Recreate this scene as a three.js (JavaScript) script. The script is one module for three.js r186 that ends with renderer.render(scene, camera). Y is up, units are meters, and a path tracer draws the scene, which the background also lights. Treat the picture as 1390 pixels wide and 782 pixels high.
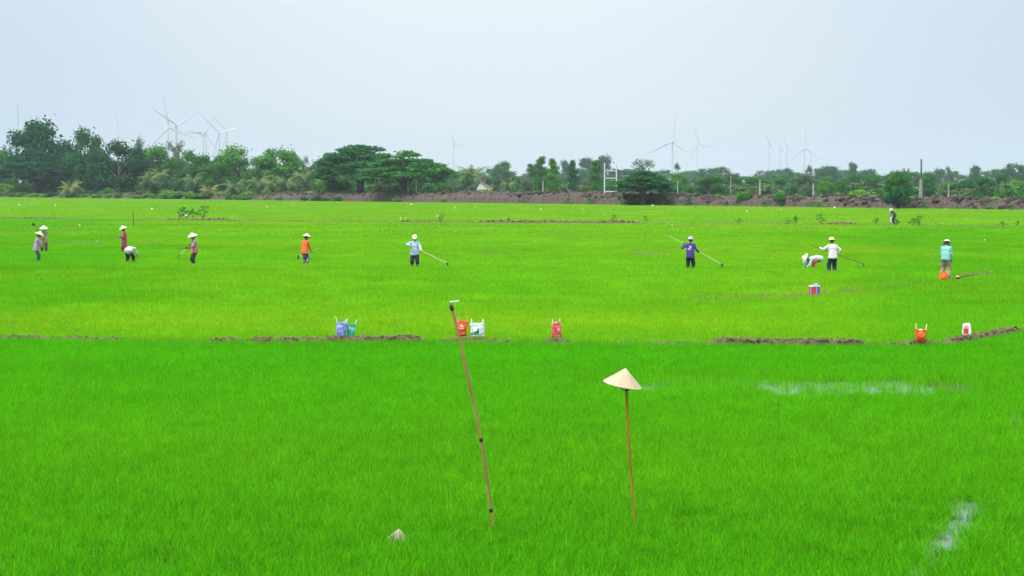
import * as THREE from 'three';
import { mergeGeometries } from 'three/addons/utils/BufferGeometryUtils.js';

// ------------------------------------------------------------------ camera, sky, sun, exposure
const F = 2400, CX = 695, CY = 391, HORIZON = 250, EYE = 4.0;      // photo pixels; metres
const PITCH = Math.atan((CY - HORIZON) / F);
const scene = new THREE.Scene();
const camera = new THREE.PerspectiveCamera(2 * Math.atan(391 / F) * 180 / Math.PI, 1390 / 782, 0.5, 20000);
camera.position.set(0, EYE, 0);
camera.rotation.x = -PITCH;

const SKY_LEVEL = 0.74, EXPOSURE = 1.0;
{ // bright thin overcast: an even veil, brighter overhead, with very broad soft cloud
  const W = 512, H = 256, data = new Float32Array(W * H * 4);
  for (let r = 0; r < H; r++) {
    const el = ((r + 0.5) / H - 0.5) * Math.PI, s = Math.max(0, Math.sin(el));
    for (let c = 0; c < W; c++) {
      const az = ((c + 0.5) / W - 0.5) * 2 * Math.PI;
      const veil = 0.5 + 0.42 * Math.cos(9 * (az + Math.PI / 2) + 1.5 * el) + 0.12 * Math.cos(5 * (az + 1.4) + 7 * el);
      const k = 1 + 2.2 * Math.pow(s, 1.5);
      const L = SKY_LEVEL * k, o = (r * W + c) * 4, w = Math.min(1, Math.max(0, veil));
      data[o] = L * (0.74 + 0.325 * w); data[o + 1] = L * (0.905 + 0.26 * w); data[o + 2] = L * (1.065 + 0.165 * w); data[o + 3] = 1;
    }
  }
  const sky = new THREE.DataTexture(data, W, H, THREE.RGBAFormat, THREE.FloatType);
  sky.mapping = THREE.EquirectangularReflectionMapping; sky.magFilter = THREE.LinearFilter; sky.needsUpdate = true;
  scene.background = sky; scene.environment = sky;
}
const sun = new THREE.DirectionalLight(new THREE.Color(1.0, 0.96, 0.88), 3.0);
sun.name = 'sun'; sun.position.set(-60, 105, -20); sun.target.position.set(0, 0, -70);
sun.castShadow = true; sun.shadow.radius = 26; sun.shadow.mapSize.set(4096, 4096);
Object.assign(sun.shadow.camera, { left: -90, right: 90, top: 90, bottom: -90, near: 1, far: 400 });
scene.add(sun, sun.target);
const renderer = new THREE.WebGLRenderer({ antialias: true });
renderer.toneMapping = THREE.LinearToneMapping; renderer.toneMappingExposure = EXPOSURE;
renderer.shadowMap.enabled = true;
scene.fog = new THREE.FogExp2(new THREE.Color(0.84, 0.94, 1.0), 0.00014);

// ------------------------------------------------------------------ helpers
const V = (x, y, z) => new THREE.Vector3(x, y, z);
let seed = 7;
const rnd = () => { seed = (seed + 0x6d2b79f5) | 0; let t = Math.imul(seed ^ (seed >>> 15), 1 | seed); t = (t + Math.imul(t ^ (t >>> 7), 61 | t)) ^ t; return ((t ^ (t >>> 14)) >>> 0) / 4294967296; };
const rr = (a, b) => a + (b - a) * rnd(), pick = (a) => a[Math.floor(rnd() * a.length)], clamp = (x, a, b) => Math.min(b, Math.max(a, x));
const smooth = (a, b, x) => { const t = clamp((x - a) / (b - a), 0, 1); return t * t * (3 - 2 * t); };
const hash2 = (i, j) => { let h = Math.imul(i, 374761393) + Math.imul(j, 668265263) | 0; h = Math.imul(h ^ (h >>> 13), 1274126177); return ((h ^ (h >>> 16)) >>> 0) / 4294967296; };
const noise2 = (x, y) => { const i = Math.floor(x), j = Math.floor(y), u = x - i, v = y - j, s = u * u * (3 - 2 * u), t = v * v * (3 - 2 * v); return (hash2(i, j) * (1 - s) + hash2(i + 1, j) * s) * (1 - t) + (hash2(i, j + 1) * (1 - s) + hash2(i + 1, j + 1) * s) * t; };
const fbm = (x, y) => 0.5 * noise2(x, y) + 0.3 * noise2(x * 2.1 + 5, y * 2.1 + 9) + 0.2 * noise2(x * 4.3 + 1, y * 4.3 + 3);
const lin = (r, g, b) => new THREE.Color().setRGB(r, g, b);
// photo pixel -> direction -> the point where it meets a level y = h, or a given depth
const cp = Math.cos(PITCH), sp = Math.sin(PITCH);
const ray = (px, py) => { const x = (px - CX) / F, y = -(py - CY) / F; return V(x, y * cp - sp, -cp - y * sp); };
const onLevel = (px, py, h = 0) => { const d = ray(px, py); return d.multiplyScalar((h - EYE) / d.y).add(V(0, EYE, 0)); };
const atDepth = (px, py, z) => { const d = ray(px, py); return d.multiplyScalar(-z / d.z).add(V(0, EYE, 0)); };
const taken = new Map();
const numbered = (n) => { const k = taken.get(n) ?? 0; taken.set(n, k + 1); return k ? n + '_' + String(k).padStart(3, '0') : n; };
const shade = (o) => { o.castShadow = o.receiveShadow = true; return o; };
function tag(o, label, category, group, kind) {
  if (label) o.userData.label = label; if (category) o.userData.category = category;
  if (group) o.userData.group = group; if (kind) o.userData.kind = kind; return o;
}
function thing(name, label, category, at, turn = 0, group) {
  const o = new THREE.Group(); o.name = numbered(name); o.position.copy(at); o.rotation.y = turn; scene.add(o);
  return tag(o, label, category, group);
}
const part = (name, geo, mat, parent) => { const m = shade(new THREE.Mesh(geo, mat)); m.name = name; parent.add(m); return m; };
const M = (r, g, b, rough = 0.85, more = {}) => new THREE.MeshStandardMaterial({ color: lin(r, g, b), roughness: rough, ...more });
// speckle texture: grain and patches of the material's own colour
function grainMap(n, lo, hi, sx, sy, repeat = [1, 1]) {
  const d = new Uint8Array(n * n * 4);
  for (let y = 0; y < n; y++) for (let x = 0; x < n; x++) {
    const f = 0.55 * noise2(x * sx, y * sy) + 0.25 * noise2(x * sx * 3.7 + 11, y * sy * 3.7) + 0.2 * hash2(x, y);
    for (let c = 0; c < 3; c++) d[(y * n + x) * 4 + c] = 255 * (lo[c] + (hi[c] - lo[c]) * f); d[(y * n + x) * 4 + 3] = 255;
  }
  const t = new THREE.DataTexture(d, n, n); t.colorSpace = THREE.SRGBColorSpace; t.magFilter = THREE.LinearFilter; t.wrapS = t.wrapT = THREE.RepeatWrapping; t.repeat.set(...repeat); t.needsUpdate = true; return t;
}
// tapered tube along points, radii per point
function limb(pts, radii, sides = 6, cap = true) {
  const pos = [], uv = [], idx = [], n = pts.length; let up = V(0.31, 0.2, 0.93).normalize();
  let len = 0;
  for (let i = 0; i < n; i++) {
    const t = pts[Math.min(i + 1, n - 1)].clone().sub(pts[Math.max(i - 1, 0)]).normalize();
    const a = up.clone().addScaledVector(t, -up.dot(t)).normalize(), b = t.clone().cross(a); up = a;
    if (i) len += pts[i].distanceTo(pts[i - 1]);
    for (let k = 0; k <= sides; k++) {
      const q = k / sides * Math.PI * 2, p = pts[i].clone().addScaledVector(a, Math.cos(q) * radii[i]).addScaledVector(b, Math.sin(q) * radii[i]);
      pos.push(p.x, p.y, p.z); uv.push(k / sides, len);
    }
  }
  const s = sides + 1;
  for (let i = 0; i < n - 1; i++) for (let k = 0; k < sides; k++) { const a = i * s + k; idx.push(a, a + 1, a + s, a + 1, a + s + 1, a + s); }
  if (cap) for (const e of [0, n - 1]) { const c = pos.length / 3; pos.push(...pts[e].toArray()); uv.push(0.5, 0); for (let k = 0; k < sides; k++) { const a = e * s + k; e ? idx.push(a, a + 1, c) : idx.push(a + 1, a, c); } }
  const g = new THREE.BufferGeometry();
  g.setAttribute('position', new THREE.Float32BufferAttribute(pos, 3)); g.setAttribute('uv', new THREE.Float32BufferAttribute(uv, 2)); g.setIndex(idx); g.computeVertexNormals(); return g;
}
const merge = (list) => { const a = list.map((g) => { const q = g.index ? g : g.clone(); if (!q.index) q.setIndex([...Array(q.attributes.position.count).keys()]); if (!q.attributes.uv) q.setAttribute('uv', new THREE.Float32BufferAttribute(new Float32Array(q.attributes.position.count * 2), 2)); return q; }); return mergeGeometries(a, false); };
const move = (g, x, y, z) => g.translate(x, y, z);

// ------------------------------------------------------------------ lay of the land
const dykeBase = (px) => onLevel(px, 268 + px / 1390 * 18, 0);      // foot of the dyke along the photo
const depthAt = (px) => -dykeBase(clamp(px, -400, 1800)).z;
const onLine = (pts, x) => { for (let i = 0; i < pts.length - 1; i++) if (x >= pts[i].x && x <= pts[i + 1].x) { const t = (x - pts[i].x) / (pts[i + 1].x - pts[i].x); return pts[i].z + t * (pts[i + 1].z - pts[i].z); } return null; };
// near bund, its crest drawn along the photo at crest height
const bundPx = [[-260, 451], [0, 453], [120, 454], [290, 457.5], [450, 457], [560, 457], [700, 458], [960, 460.5], [1165, 461], [1225, 462], [1290, 459], [1335, 452], [1385, 443.5], [1640, 425]];
const bund = bundPx.map(([x, y]) => onLevel(x, y, 0.20));
const bundZ = (x) => onLine(bund, x) ?? bund[0].z;
// second bund far out in the field
const farBund = [[-260, 290], [0, 293], [180, 295.5], [350, 297], [700, 299.5], [1050, 301], [1390, 303], [1640, 305]].map(([x, y]) => onLevel(x, y, 0.36));
const farBundZ = (x) => onLine(farBund, x) ?? farBund[0].z;
// grassy track that runs off behind the box and the man with the bags
const track = [[940, 408], [1060, 402], [1150, 395.5], [1230, 387], [1290, 378], [1320, 374], [1400, 364], [1640, 340]].map(([x, y]) => onLevel(x, y, 0.1));
const trackZ = (x) => onLine(track, x);

// ------------------------------------------------------------------ ground
const mudMap = grainMap(256, [0.20, 0.17, 0.10], [0.34, 0.30, 0.19], 0.06, 0.06, [3000, 3000]);
{
  const g = new THREE.PlaneGeometry(12000, 12000, 8, 8).rotateX(-Math.PI / 2);
  const m = shade(new THREE.Mesh(g, new THREE.MeshStandardMaterial({ map: mudMap, roughness: 0.8 }))); m.name = 'ground'; m.position.set(0, -0.02, -3000);
  tag(m, null, null, null, 'structure'); scene.add(m);
}
// standing water where the rice is thin
const waterMat = new THREE.MeshPhysicalMaterial({ color: lin(0.19, 0.20, 0.19), roughness: 0.03, specularIntensity: 1 });
function waterSheet(pts, half) {     // a ribbon of water along ground points, ragged edges
  const sh = [], back = [];
  for (let i = 0; i < pts.length - 1; i++) for (let k = 0; k < 10; k++) {
    const t = k / 10, p = pts[i].clone().lerp(pts[i + 1], t), d = pts[i + 1].clone().sub(pts[i]).normalize(), n = V(-d.z, 0, d.x), w = half * (0.9 + 0.25 * noise2(p.x * 2.2 + 3, p.z * 2.2));
    const e = 1;
    sh.push(p.clone().addScaledVector(n, w * e)); back.unshift(p.clone().addScaledVector(n, -w * e));
  }
  const s = new THREE.Shape([...sh, ...back].map((p) => new THREE.Vector2(p.x, -p.z)));
  const m = shade(new THREE.Mesh(new THREE.ShapeGeometry(s).rotateX(-Math.PI / 2), waterMat)); m.name = numbered('paddy_water'); m.position.y = 0.006;
  scene.add(tag(m, null, null, null, 'structure'));
}
const wet = [
  { pts: [[880, 524], [960, 525], [1040, 527], [1120, 530], [1200, 530], [1240, 529]].map(([x, y]) => onLevel(x, y)), half: 1.35, keep: 0.25, short: 0.95, broken: 1 },
  { pts: [[1315, 686], [1301, 706], [1288, 730], [1280, 750]].map(([x, y]) => onLevel(x, y)), half: 0.145, keep: 0, short: 0.45 },
  { pts: [[1269, 764], [1264, 776]].map(([x, y]) => onLevel(x, y)), half: 0.085, keep: 0.1, short: 0.5 },
  { pts: [[1252, 778], [1243, 800]].map(([x, y]) => onLevel(x, y)), half: 0.12, keep: 0.1, short: 0.5 },
  { pts: [[1190, 686], [1230, 690], [1262, 700]].map(([x, y]) => onLevel(x, y)), half: 0.12, keep: 0.6, short: 0.7 },
  { pts: [[1374, 560], [1380, 580], [1392, 600]].map(([x, y]) => onLevel(x, y)), half: 0.11, keep: 0.25, short: 0.7 },
];
for (const w of wet) waterSheet([w.pts[0].clone().lerp(w.pts[1], -0.8), ...w.pts, w.pts.at(-1).clone().lerp(w.pts.at(-2), -0.8)], w.half * 2.2);
const wetAt = (x, z) => {            // 1 = no thinning
  let keep = 1, short = 1;
  for (const w of wet) for (let i = 0; i < w.pts.length - 1; i++) {
    const a = w.pts[i], b = w.pts[i + 1], dx = b.x - a.x, dz = b.z - a.z, t = clamp(((x - a.x) * dx + (z - a.z) * dz) / (dx * dx + dz * dz), 0, 1), d = Math.hypot(x - a.x - t * dx, z - a.z - t * dz);
    const half = w.half * (0.7 + 0.6 * noise2(x * 0.8, z * 0.8)), kk = w.broken ? w.keep + 0.55 * smooth(0.42, 0.68, noise2(x * 1.1 + 8, z * 0.45)) + 0.25 * (1 - smooth(1.5, 4, x)) : w.keep, k = kk + (1 - kk) * smooth(half * 0.75, half * 1.25, d);
    if (k < keep) { keep = k; short = w.short + (1 - w.short) * smooth(half * 0.75, half * 1.5, d); }
  }
  return [keep, short];
};

// ------------------------------------------------------------------ rice
const riceMat = new THREE.MeshPhysicalMaterial({ color: lin(1, 1, 1), vertexColors: true, roughness: 0.98, specularIntensity: 0.03, transmission: 0.45, thickness: 0 });
const dryMat = riceMat;
function ricePatch(side, blades, width, length, segs, spread = 1) {
  const pos = [], col = [], idx = [];
  for (let b = 0; b < blades; b++) {
    const x0 = rr(-0.5, 0.5) * side, z0 = rr(-0.5, 0.5) * side, az = rr(0, 6.283), L = length * rr(0.62, 1.18), w = width * rr(0.6, 1.2);
    let th = rr(0.02, 0.42) * spread; const bend = rr(0.05, 0.55) * spread * (rnd() < 0.2 ? 2.2 : 1), face = az + rr(-0.5, 0.5) + Math.PI / 2;
    const wx = Math.cos(face), wz = Math.sin(face); let x = x0, y = 0, z = z0; const first = pos.length / 3;
    const q = rnd(), f = 0.5 + 1.0 * Math.pow(rnd(), 0.9), warm = q < 0.17 ? 1 : 0;             // a few older yellowed leaves
    const c = warm ? [2.1 * f, 1.2 * f, 2.8 * f] : [f * rr(0.85, 1.2), f, f * rr(0.7, 1.3)];
    for (let s = 0; s <= segs; s++) {
      const t = s / segs, ww = w * (s === segs ? 0 : 1 - 0.55 * t * t) / 2;
      if (s === segs) { pos.push(x, y, z); col.push(...c); } else { pos.push(x - wx * ww, y, z - wz * ww, x + wx * ww, y, z + wz * ww); col.push(...c, ...c); }
      x += Math.cos(az) * Math.sin(th) * L / segs; z += Math.sin(az) * Math.sin(th) * L / segs; y += Math.cos(th) * L / segs; th += bend / segs * 1.6;
    }
    for (let s = 0; s < segs - 1; s++) { const a = first + s * 2; idx.push(a, a + 1, a + 2, a + 1, a + 3, a + 2); }
    const a = first + (segs - 1) * 2; idx.push(a, a + 1, a + 2);
  }
  const g = new THREE.BufferGeometry();
  g.setAttribute('position', new THREE.Float32BufferAttribute(pos, 3)); g.setAttribute('color', new THREE.Float32BufferAttribute(col, 3)); g.setIndex(idx); g.computeVertexNormals(); return g;
}
// colour of the stand: the near field is a deeper green, the field beyond the bund a lighter, yellower one; broad patches between, plus dimming painted in at the sides
const NEAR = [0.087, 0.405, 0.003], BEYOND = [0.176, 0.490, 0.006], SIDE_SHADE = [0.125, 0.455, 0.004], FAR = [0.190, 0.500, 0.009];
function riceColor(x, z, c) {
  const beyond = z < bundZ(x), far = z < farBundZ(x), base = far ? FAR : beyond ? BEYOND : NEAR, d = -z;
  const streak = noise2(x * 0.035 + 40, d * (beyond ? 0.16 : 0.35)), spot = fbm(x * 0.22, d * 0.22), fine = noise2(x * 1.3, d * 1.3);
  const k = 0.87 + (beyond ? 0.09 : 0.15) * streak + 0.16 * spot + 0.08 * (fine - 0.5) + rr(-0.12, 0.12), y = 0.82 + 0.36 * noise2(x * 0.05 + 9, d * 0.12 + 4) + 0.2 * (spot - 0.5);
  // light falloff towards both sides of the middle field, painted as deeper green drifts
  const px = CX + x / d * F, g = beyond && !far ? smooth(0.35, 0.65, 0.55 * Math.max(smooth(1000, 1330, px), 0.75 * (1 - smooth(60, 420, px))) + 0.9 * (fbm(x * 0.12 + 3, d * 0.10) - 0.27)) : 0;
  return c.setRGB((base[0] + (SIDE_SHADE[0] - base[0]) * g) * k * y, (base[1] + (SIDE_SHADE[1] - base[1]) * g) * k, (base[2] + (SIDE_SHADE[2] - base[2]) * g) * k * y);
}
const half = (d) => d * (695 / F) * 1.12 + 2;
const riceSets = [];
const collect = (geo, name) => { const s = { geo, name, mats: [], cols: [] }; riceSets.push(s); return s; };
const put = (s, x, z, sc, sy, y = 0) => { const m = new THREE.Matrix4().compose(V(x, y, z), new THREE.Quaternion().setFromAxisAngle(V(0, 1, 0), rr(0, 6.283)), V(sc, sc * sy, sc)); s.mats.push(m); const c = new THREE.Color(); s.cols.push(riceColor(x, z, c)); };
const near = [0, 1, 2, 3, 4].map(() => collect(ricePatch(0.30, 88, 0.0057, 0.205, 3, 1.9), 'rice_near'));
const nearThin = [0, 1].map(() => collect(ricePatch(0.26, 10, 0.007, 0.30, 4, 1.0), 'rice_thin'));
const mid = [0, 1, 2, 3].map(() => collect(ricePatch(1.25, 950, 0.009, 0.25, 2, 2.0), 'rice_middle'));
const farSet = [0, 1, 2].map(() => collect(ricePatch(2.6, 600, 0.020, 0.26, 2, 1.9), 'rice_far'));
const offBund = (x, z, w) => Math.abs(z - bundZ(x)) > w;
for (let d = 15.5; d < 56; d += 0.165) for (let x = -half(d); x < half(d); x += 0.165) {
  const px = x + rr(-0.09, 0.09), pz = -d + rr(-0.09, 0.09);
  if (!offBund(px, pz, 0.20 + 0.16 * noise2(px * 2, 3))) continue;
  const [keep, short] = wetAt(px, pz), gap = noise2(px * 1.1 + 70, pz * 1.1);
  const h = (0.86 + 0.2 * fbm(px * 0.5, pz * 0.5)) * short * (1 + 0.2 * smooth(42, 56, d));
  if (keep > 0.95) { if (gap < 0.06 && rnd() < 0.5) continue; put(pick(near), px, pz, rr(0.88, 1.14), h); }
  else if (rnd() < keep * 0.38) put(pick(near), px, pz, rr(0.8, 1.0), h * 0.9);
  else if (rnd() < keep * 1.4) put(pick(nearThin), px, pz, rr(0.85, 1.1), h);
}
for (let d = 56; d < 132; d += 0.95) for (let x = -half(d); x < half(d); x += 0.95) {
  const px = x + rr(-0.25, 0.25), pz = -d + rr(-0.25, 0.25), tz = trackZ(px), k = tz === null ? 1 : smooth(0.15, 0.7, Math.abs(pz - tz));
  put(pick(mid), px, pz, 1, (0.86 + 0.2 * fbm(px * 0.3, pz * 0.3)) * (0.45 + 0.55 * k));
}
const dykeDepth = (x, d) => depthAt(CX + x / d * F);
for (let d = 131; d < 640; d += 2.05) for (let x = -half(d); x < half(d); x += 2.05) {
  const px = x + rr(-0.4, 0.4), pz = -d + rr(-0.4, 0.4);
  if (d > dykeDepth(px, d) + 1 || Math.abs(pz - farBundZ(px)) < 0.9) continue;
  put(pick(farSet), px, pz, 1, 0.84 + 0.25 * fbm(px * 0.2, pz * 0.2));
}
for (const s of riceSets) {
  const im = shade(new THREE.InstancedMesh(s.geo, riceMat, s.mats.length)); im.name = numbered(s.name === 'rice_thin' ? 'thin_rice' : 'rice_crop');
  s.mats.forEach((m, i) => { im.setMatrixAt(i, m); im.setColorAt(i, s.cols[i]); });
  const label = { rice_near: 'dense deep green young rice in front of the low bund', rice_thin: 'sparse thin rice stems standing in open water', rice_middle: 'lighter green young rice behind the row of bags', rice_far: 'pale yellowish green rice stretching to the dyke' }[s.name];
  tag(im, label, 'rice', null, 'stuff'); scene.add(im);
}

// ------------------------------------------------------------------ bunds and dyke
const soilTone = (lo, hi) => grainMap(128, lo, hi, 0.09, 0.09);
const soilMat = new THREE.MeshStandardMaterial({ color: lin(1, 1, 1), map: soilTone([0.24, 0.19, 0.12], [0.50, 0.42, 0.29]), roughness: 0.95 });
const dykeMat = new THREE.MeshStandardMaterial({ color: lin(1, 1, 1), map: soilTone([0.20, 0.165, 0.145], [0.46, 0.395, 0.345]), roughness: 0.95 });
// a long mound: centre line points, cross-section half width, height along it; rough with clods
function mound(name, line, step, halfWidth, height, rows, rough) {
  const pts = []; for (let i = 0; i < line.length - 1; i++) { const n = Math.max(1, Math.round(line[i].distanceTo(line[i + 1]) / step)); for (let k = 0; k < n; k++) pts.push(line[i].clone().lerp(line[i + 1], k / n)); }
  const pos = [], uv = [], idx = []; const heights = [];
  pts.forEach((p, i) => {
    const d = pts[Math.min(i + 1, pts.length - 1)].clone().sub(pts[Math.max(i - 1, 0)]).setY(0).normalize(), n = V(-d.z, 0, d.x), h = height(p);
    heights.push(h);
    for (let r = 0; r <= rows; r++) {
      const t = r / rows * 2 - 1, prof = Math.pow(Math.max(0, 1 - t * t), 0.8), j = rough * (0.6 * (noise2(i * 0.9 + 3, r * 0.9 + 17) - 0.5) + 0.6 * (hash2(i, r * 7 + 1) - 0.5));
      const q = p.clone().addScaledVector(n, t * halfWidth + j * 0.6).addScaledVector(d, j * 0.5);
      pos.push(q.x, r === 0 || r === rows ? -0.05 : Math.max(0.0, prof * h + j * (0.3 + prof)), q.z); uv.push(i * step / 1.5, r * halfWidth * 2 / rows / 1.5);
    }
  });
  const s = rows + 1;
  for (let i = 0; i < pts.length - 1; i++) for (let r = 0; r < rows; r++) { const a = i * s + r; idx.push(a, a + s, a + 1, a + 1, a + s, a + s + 1); }
  const g = new THREE.BufferGeometry(); g.setAttribute('position', new THREE.Float32BufferAttribute(pos, 3)); g.setAttribute('uv', new THREE.Float32BufferAttribute(uv, 2)); g.setIndex(idx); g.computeVertexNormals();
  return { g, pts, heights };
}
const structure = (name, g, m) => { const o = shade(new THREE.Mesh(g, m)); o.name = numbered(name); scene.add(tag(o, null, null, null, 'structure')); return o; };
const clodGeo = [0, 1, 2].map((k) => { const g = new THREE.IcosahedronGeometry(1, 1), p = g.attributes.position; for (let i = 0; i < p.count; i++) { const x = p.getX(i), y = p.getY(i), z = p.getZ(i), f = 0.65 + 0.7 * noise2(x * 2.3 + y * 1.7 + k * 9, z * 2.3 - y * 1.3 + 4); p.setXYZ(i, x * f, y * f * 0.75, z * f); } g.computeVertexNormals(); return g; });
function clods(name, label, list, mat) {   // list of [x, y, z, size, tone]
  for (let k = 0; k < 3; k++) {
    const mine = list.filter((_, i) => i % 3 === k); if (!mine.length) continue;
    const im = shade(new THREE.InstancedMesh(clodGeo[k], mat, mine.length)); im.name = numbered(name);
    mine.forEach(([x, y, z, s, t], i) => { im.setMatrixAt(i, new THREE.Matrix4().compose(V(x, y, z), new THREE.Quaternion().setFromEuler(new THREE.Euler(rr(-0.5, 0.5), rr(0, 6), rr(-0.5, 0.5))), V(s * rr(0.8, 1.3), s * rr(0.6, 1), s))); im.setColorAt(i, lin(t, t * rr(0.93, 1), t * rr(0.86, 1))); });
    scene.add(tag(im, label, 'soil', null, 'stuff'));
  }
}
const pxOf = (p) => CX + p.x / -p.z * F;
const bareNear = [[-20, 60, 0.5], [60, 165, 0.35], [288, 322, 0.75], [335, 440, 0.7], [440, 570, 1], [600, 700, 0.55], [742, 770, 0.85], [880, 965, 0.3], [965, 1172, 1], [1212, 1228, 0.6], [1234, 1264, 0.85], [1285, 1385, 0.9]];
const bareness = (px) => Math.max(0, ...bareNear.map(([a, b, k]) => k * smooth(a - 8, a + 8, px) * (1 - smooth(b - 8, b + 8, px))));
{
  const m = mound('bund', bund, 0.09, 0.30, (p) => 0.05 + 0.145 * bareness(pxOf(p)) + 0.03 * noise2(p.x * 1.5, 2), 8, 0.07);
  structure('earth_bund', m.g, soilMat);
  const list = [];
  m.pts.forEach((p, i) => { const b = bareness(pxOf(p)); for (let k = 0; k < 5; k++) if (rnd() < b * 0.8 * (0.4 + noise2(p.x * 2.2, 5))) list.push([p.x + rr(-0.06, 0.06), m.heights[i] * rr(0.85, 1.0), p.z + rr(-0.28, 0.28), rr(0.015, 0.055), rr(0.55, 1.25)]); });
  clods('soil_clods', 'crumbled brown soil clods along the low bund under the bags', list, soilMat);
}
{
  const m = mound('bund', farBund, 0.4, 0.8, (p) => 0.12 + 0.22 * smooth(0.64, 0.88, noise2(p.x * 0.19 + 2, 1)) + 0.06 * noise2(p.x * 0.5, 6), 6, 0.09);
  structure('earth_bund', m.g, soilMat);
  const list = [];
  m.pts.forEach((p, i) => { if (noise2(p.x * 0.19 + 2, 1) > 0.68) for (let k = 0; k < 3; k++) list.push([p.x + rr(-0.2, 0.2), m.heights[i] * rr(0.8, 1.0), p.z + rr(-0.5, 0.5), rr(0.04, 0.14), rr(0.5, 1.1)]); });
  clods('soil_clods', 'dry soil clods on the far bund across the field', list, soilMat);
}
{ // low grassy track
  const m = mound('bund', track, 0.2, 0.3, (p) => 0.07 + 0.04 * noise2(p.x * 1.2, 7), 5, 0.05);
  structure('field_track', m.g, soilMat);
}
// dry grass on the bunds
{
  const dry = ricePatch(0.22, 16, 0.007, 0.17, 3, 1.7), list = [];
  const add = (p, h, s, tone) => list.push([p.x + rr(-0.2, 0.2), h, p.z + rr(-0.25, 0.3), s, tone]);
  for (let i = 0; i < bund.length - 1; i++) { const n = Math.round(bund[i].distanceTo(bund[i + 1]) / 0.045); for (let k = 0; k < n; k++) { const p = bund[i].clone().lerp(bund[i + 1], k / n), px = pxOf(p), b = bareness(px); if (rnd() < 0.35 * (1 - b * 0.4) * (0.15 + 0.85 * smooth(0.25, 0.6, noise2(p.x * 0.8, 31) + 0.3 * b))) add(p, 0.04 + 0.13 * b, rr(0.7, 1.1), rnd()); } }
  for (let i = 0; i < track.length - 1; i++) { const n = Math.round(track[i].distanceTo(track[i + 1]) / 0.05); for (let k = 0; k < n; k++) { const p = track[i].clone().lerp(track[i + 1], k / n); if (rnd() < 0.5 * smooth(0.3, 0.6, noise2(p.x * 0.5, 12))) add(p, 0.06, rr(1.0, 1.6), rnd() * 0.8); } }
  for (let i = 0; i < farBund.length - 1; i++) { const n = Math.round(farBund[i].distanceTo(farBund[i + 1]) / 0.12); for (let k = 0; k < n; k++) { const p = farBund[i].clone().lerp(farBund[i + 1], k / n); if (rnd() < 0.75 * noise2(p.x * 0.15, 60)) add(p, 0.12, rr(1.2, 2.0), rnd() * 0.75); } }
  for (const [a, b, y] of [[75, 140, 329], [190, 212, 327.5], [640, 672, 313], [742, 830, 319], [900, 940, 307], [650, 700, 342.5], [860, 905, 345], [40, 120, 311], [560, 640, 308]]) for (let px = a; px < b; px += 0.35) if (rnd() < 0.22) add(onLevel(px, y + rr(-0.3, 0.3), 0.2), 0.14, rr(0.8, 1.3), rnd() * 0.6);
  const im = shade(new THREE.InstancedMesh(dry, riceMat, list.length)); im.name = 'dry_grass';
  list.forEach(([x, y, z, s, t], i) => { im.setMatrixAt(i, new THREE.Matrix4().compose(V(x, y, z), new THREE.Quaternion().setFromAxisAngle(V(0, 1, 0), rr(0, 6.28)), V(s, s, s))); im.setColorAt(i, t < 0.55 ? lin(0.28 * rr(0.7, 1.2), 0.24 * rr(0.8, 1.1), 0.09) : lin(0.16, 0.33 * rr(0.7, 1.1), 0.03)); });
  scene.add(tag(im, 'dry straw coloured grass on the bunds', 'grass', null, 'stuff'));
}
// the dyke of dredged soil at the far edge of the fields
const dykeHeight = (px) => (px < 450 ? 0.85 + 0.9 * smooth(260, 450, px) : 1.75 + 0.55 * smooth(450, 640, px) * (1 - smooth(880, 960, px))) + 0.15 * Math.sin(px * 0.05);
{
  const line = []; for (let px = -160; px <= 1560; px += 10) { const b = dykeBase(px), d = b.clone().setY(0).normalize(); line.push(b.addScaledVector(d, 2.6)); }
  const m = mound('dyke', line, 0.45, 2.8, (p) => dykeHeight(pxOf(p)) * (0.82 + 0.36 * fbm(p.x * 0.15, p.z * 0.05)), 12, 0.6);
  structure('soil_dyke', m.g, dykeMat);
  const list = [];
  m.pts.forEach((p, i) => { const n = V(p.x, 0, p.z).normalize(); for (let k = 0; k < 7; k++) { const t = rr(-0.95, 0.4); list.push([p.x + n.x * t * 2.8 + rr(-0.2, 0.2), m.heights[i] * Math.pow(1 - t * t, 0.8) * rr(0.9, 1.02), p.z + n.z * t * 2.8, rr(0.14, 0.5) * (rnd() < 0.25 ? 1.7 : 0.8), 0.3 + 1.2 * rnd() * rnd()]); } });
  clods('soil_clods', 'lumpy purplish brown soil clods covering the long dyke', list, dykeMat);
}

// ------------------------------------------------------------------ vegetation
seed = 20117;
const leafMats = {};
const leaf = (key, r, g, b) => leafMats[key] ??= new THREE.MeshPhysicalMaterial({ color: lin(r, g, b), vertexColors: true, roughness: 0.97, specularIntensity: 0.04, transmission: 0.28, thickness: 0 });
leaf('dark', 0.018, 0.105, 0.034); leaf('deep', 0.028, 0.150, 0.036); leaf('mid', 0.052, 0.215, 0.036); leaf('light', 0.090, 0.285, 0.036);
leaf('bright', 0.145, 0.350, 0.032); leaf('olive', 0.125, 0.195, 0.070); leaf('pale', 0.110, 0.195, 0.095); leaf('straw', 0.26, 0.27, 0.10);
const barkMats = { grey: M(0.17, 0.14, 0.115, 0.95, { map: grainMap(64, [0.5, 0.5, 0.5], [1, 1, 1], 0.3, 0.05) }), dark: M(0.065, 0.05, 0.05, 0.95, { map: grainMap(64, [0.5, 0.5, 0.5], [1, 1, 1], 0.3, 0.05) }), pale: M(0.33, 0.29, 0.24, 0.95, { map: grainMap(64, [0.55, 0.55, 0.55], [1, 1, 1], 0.3, 0.05) }) };
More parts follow.
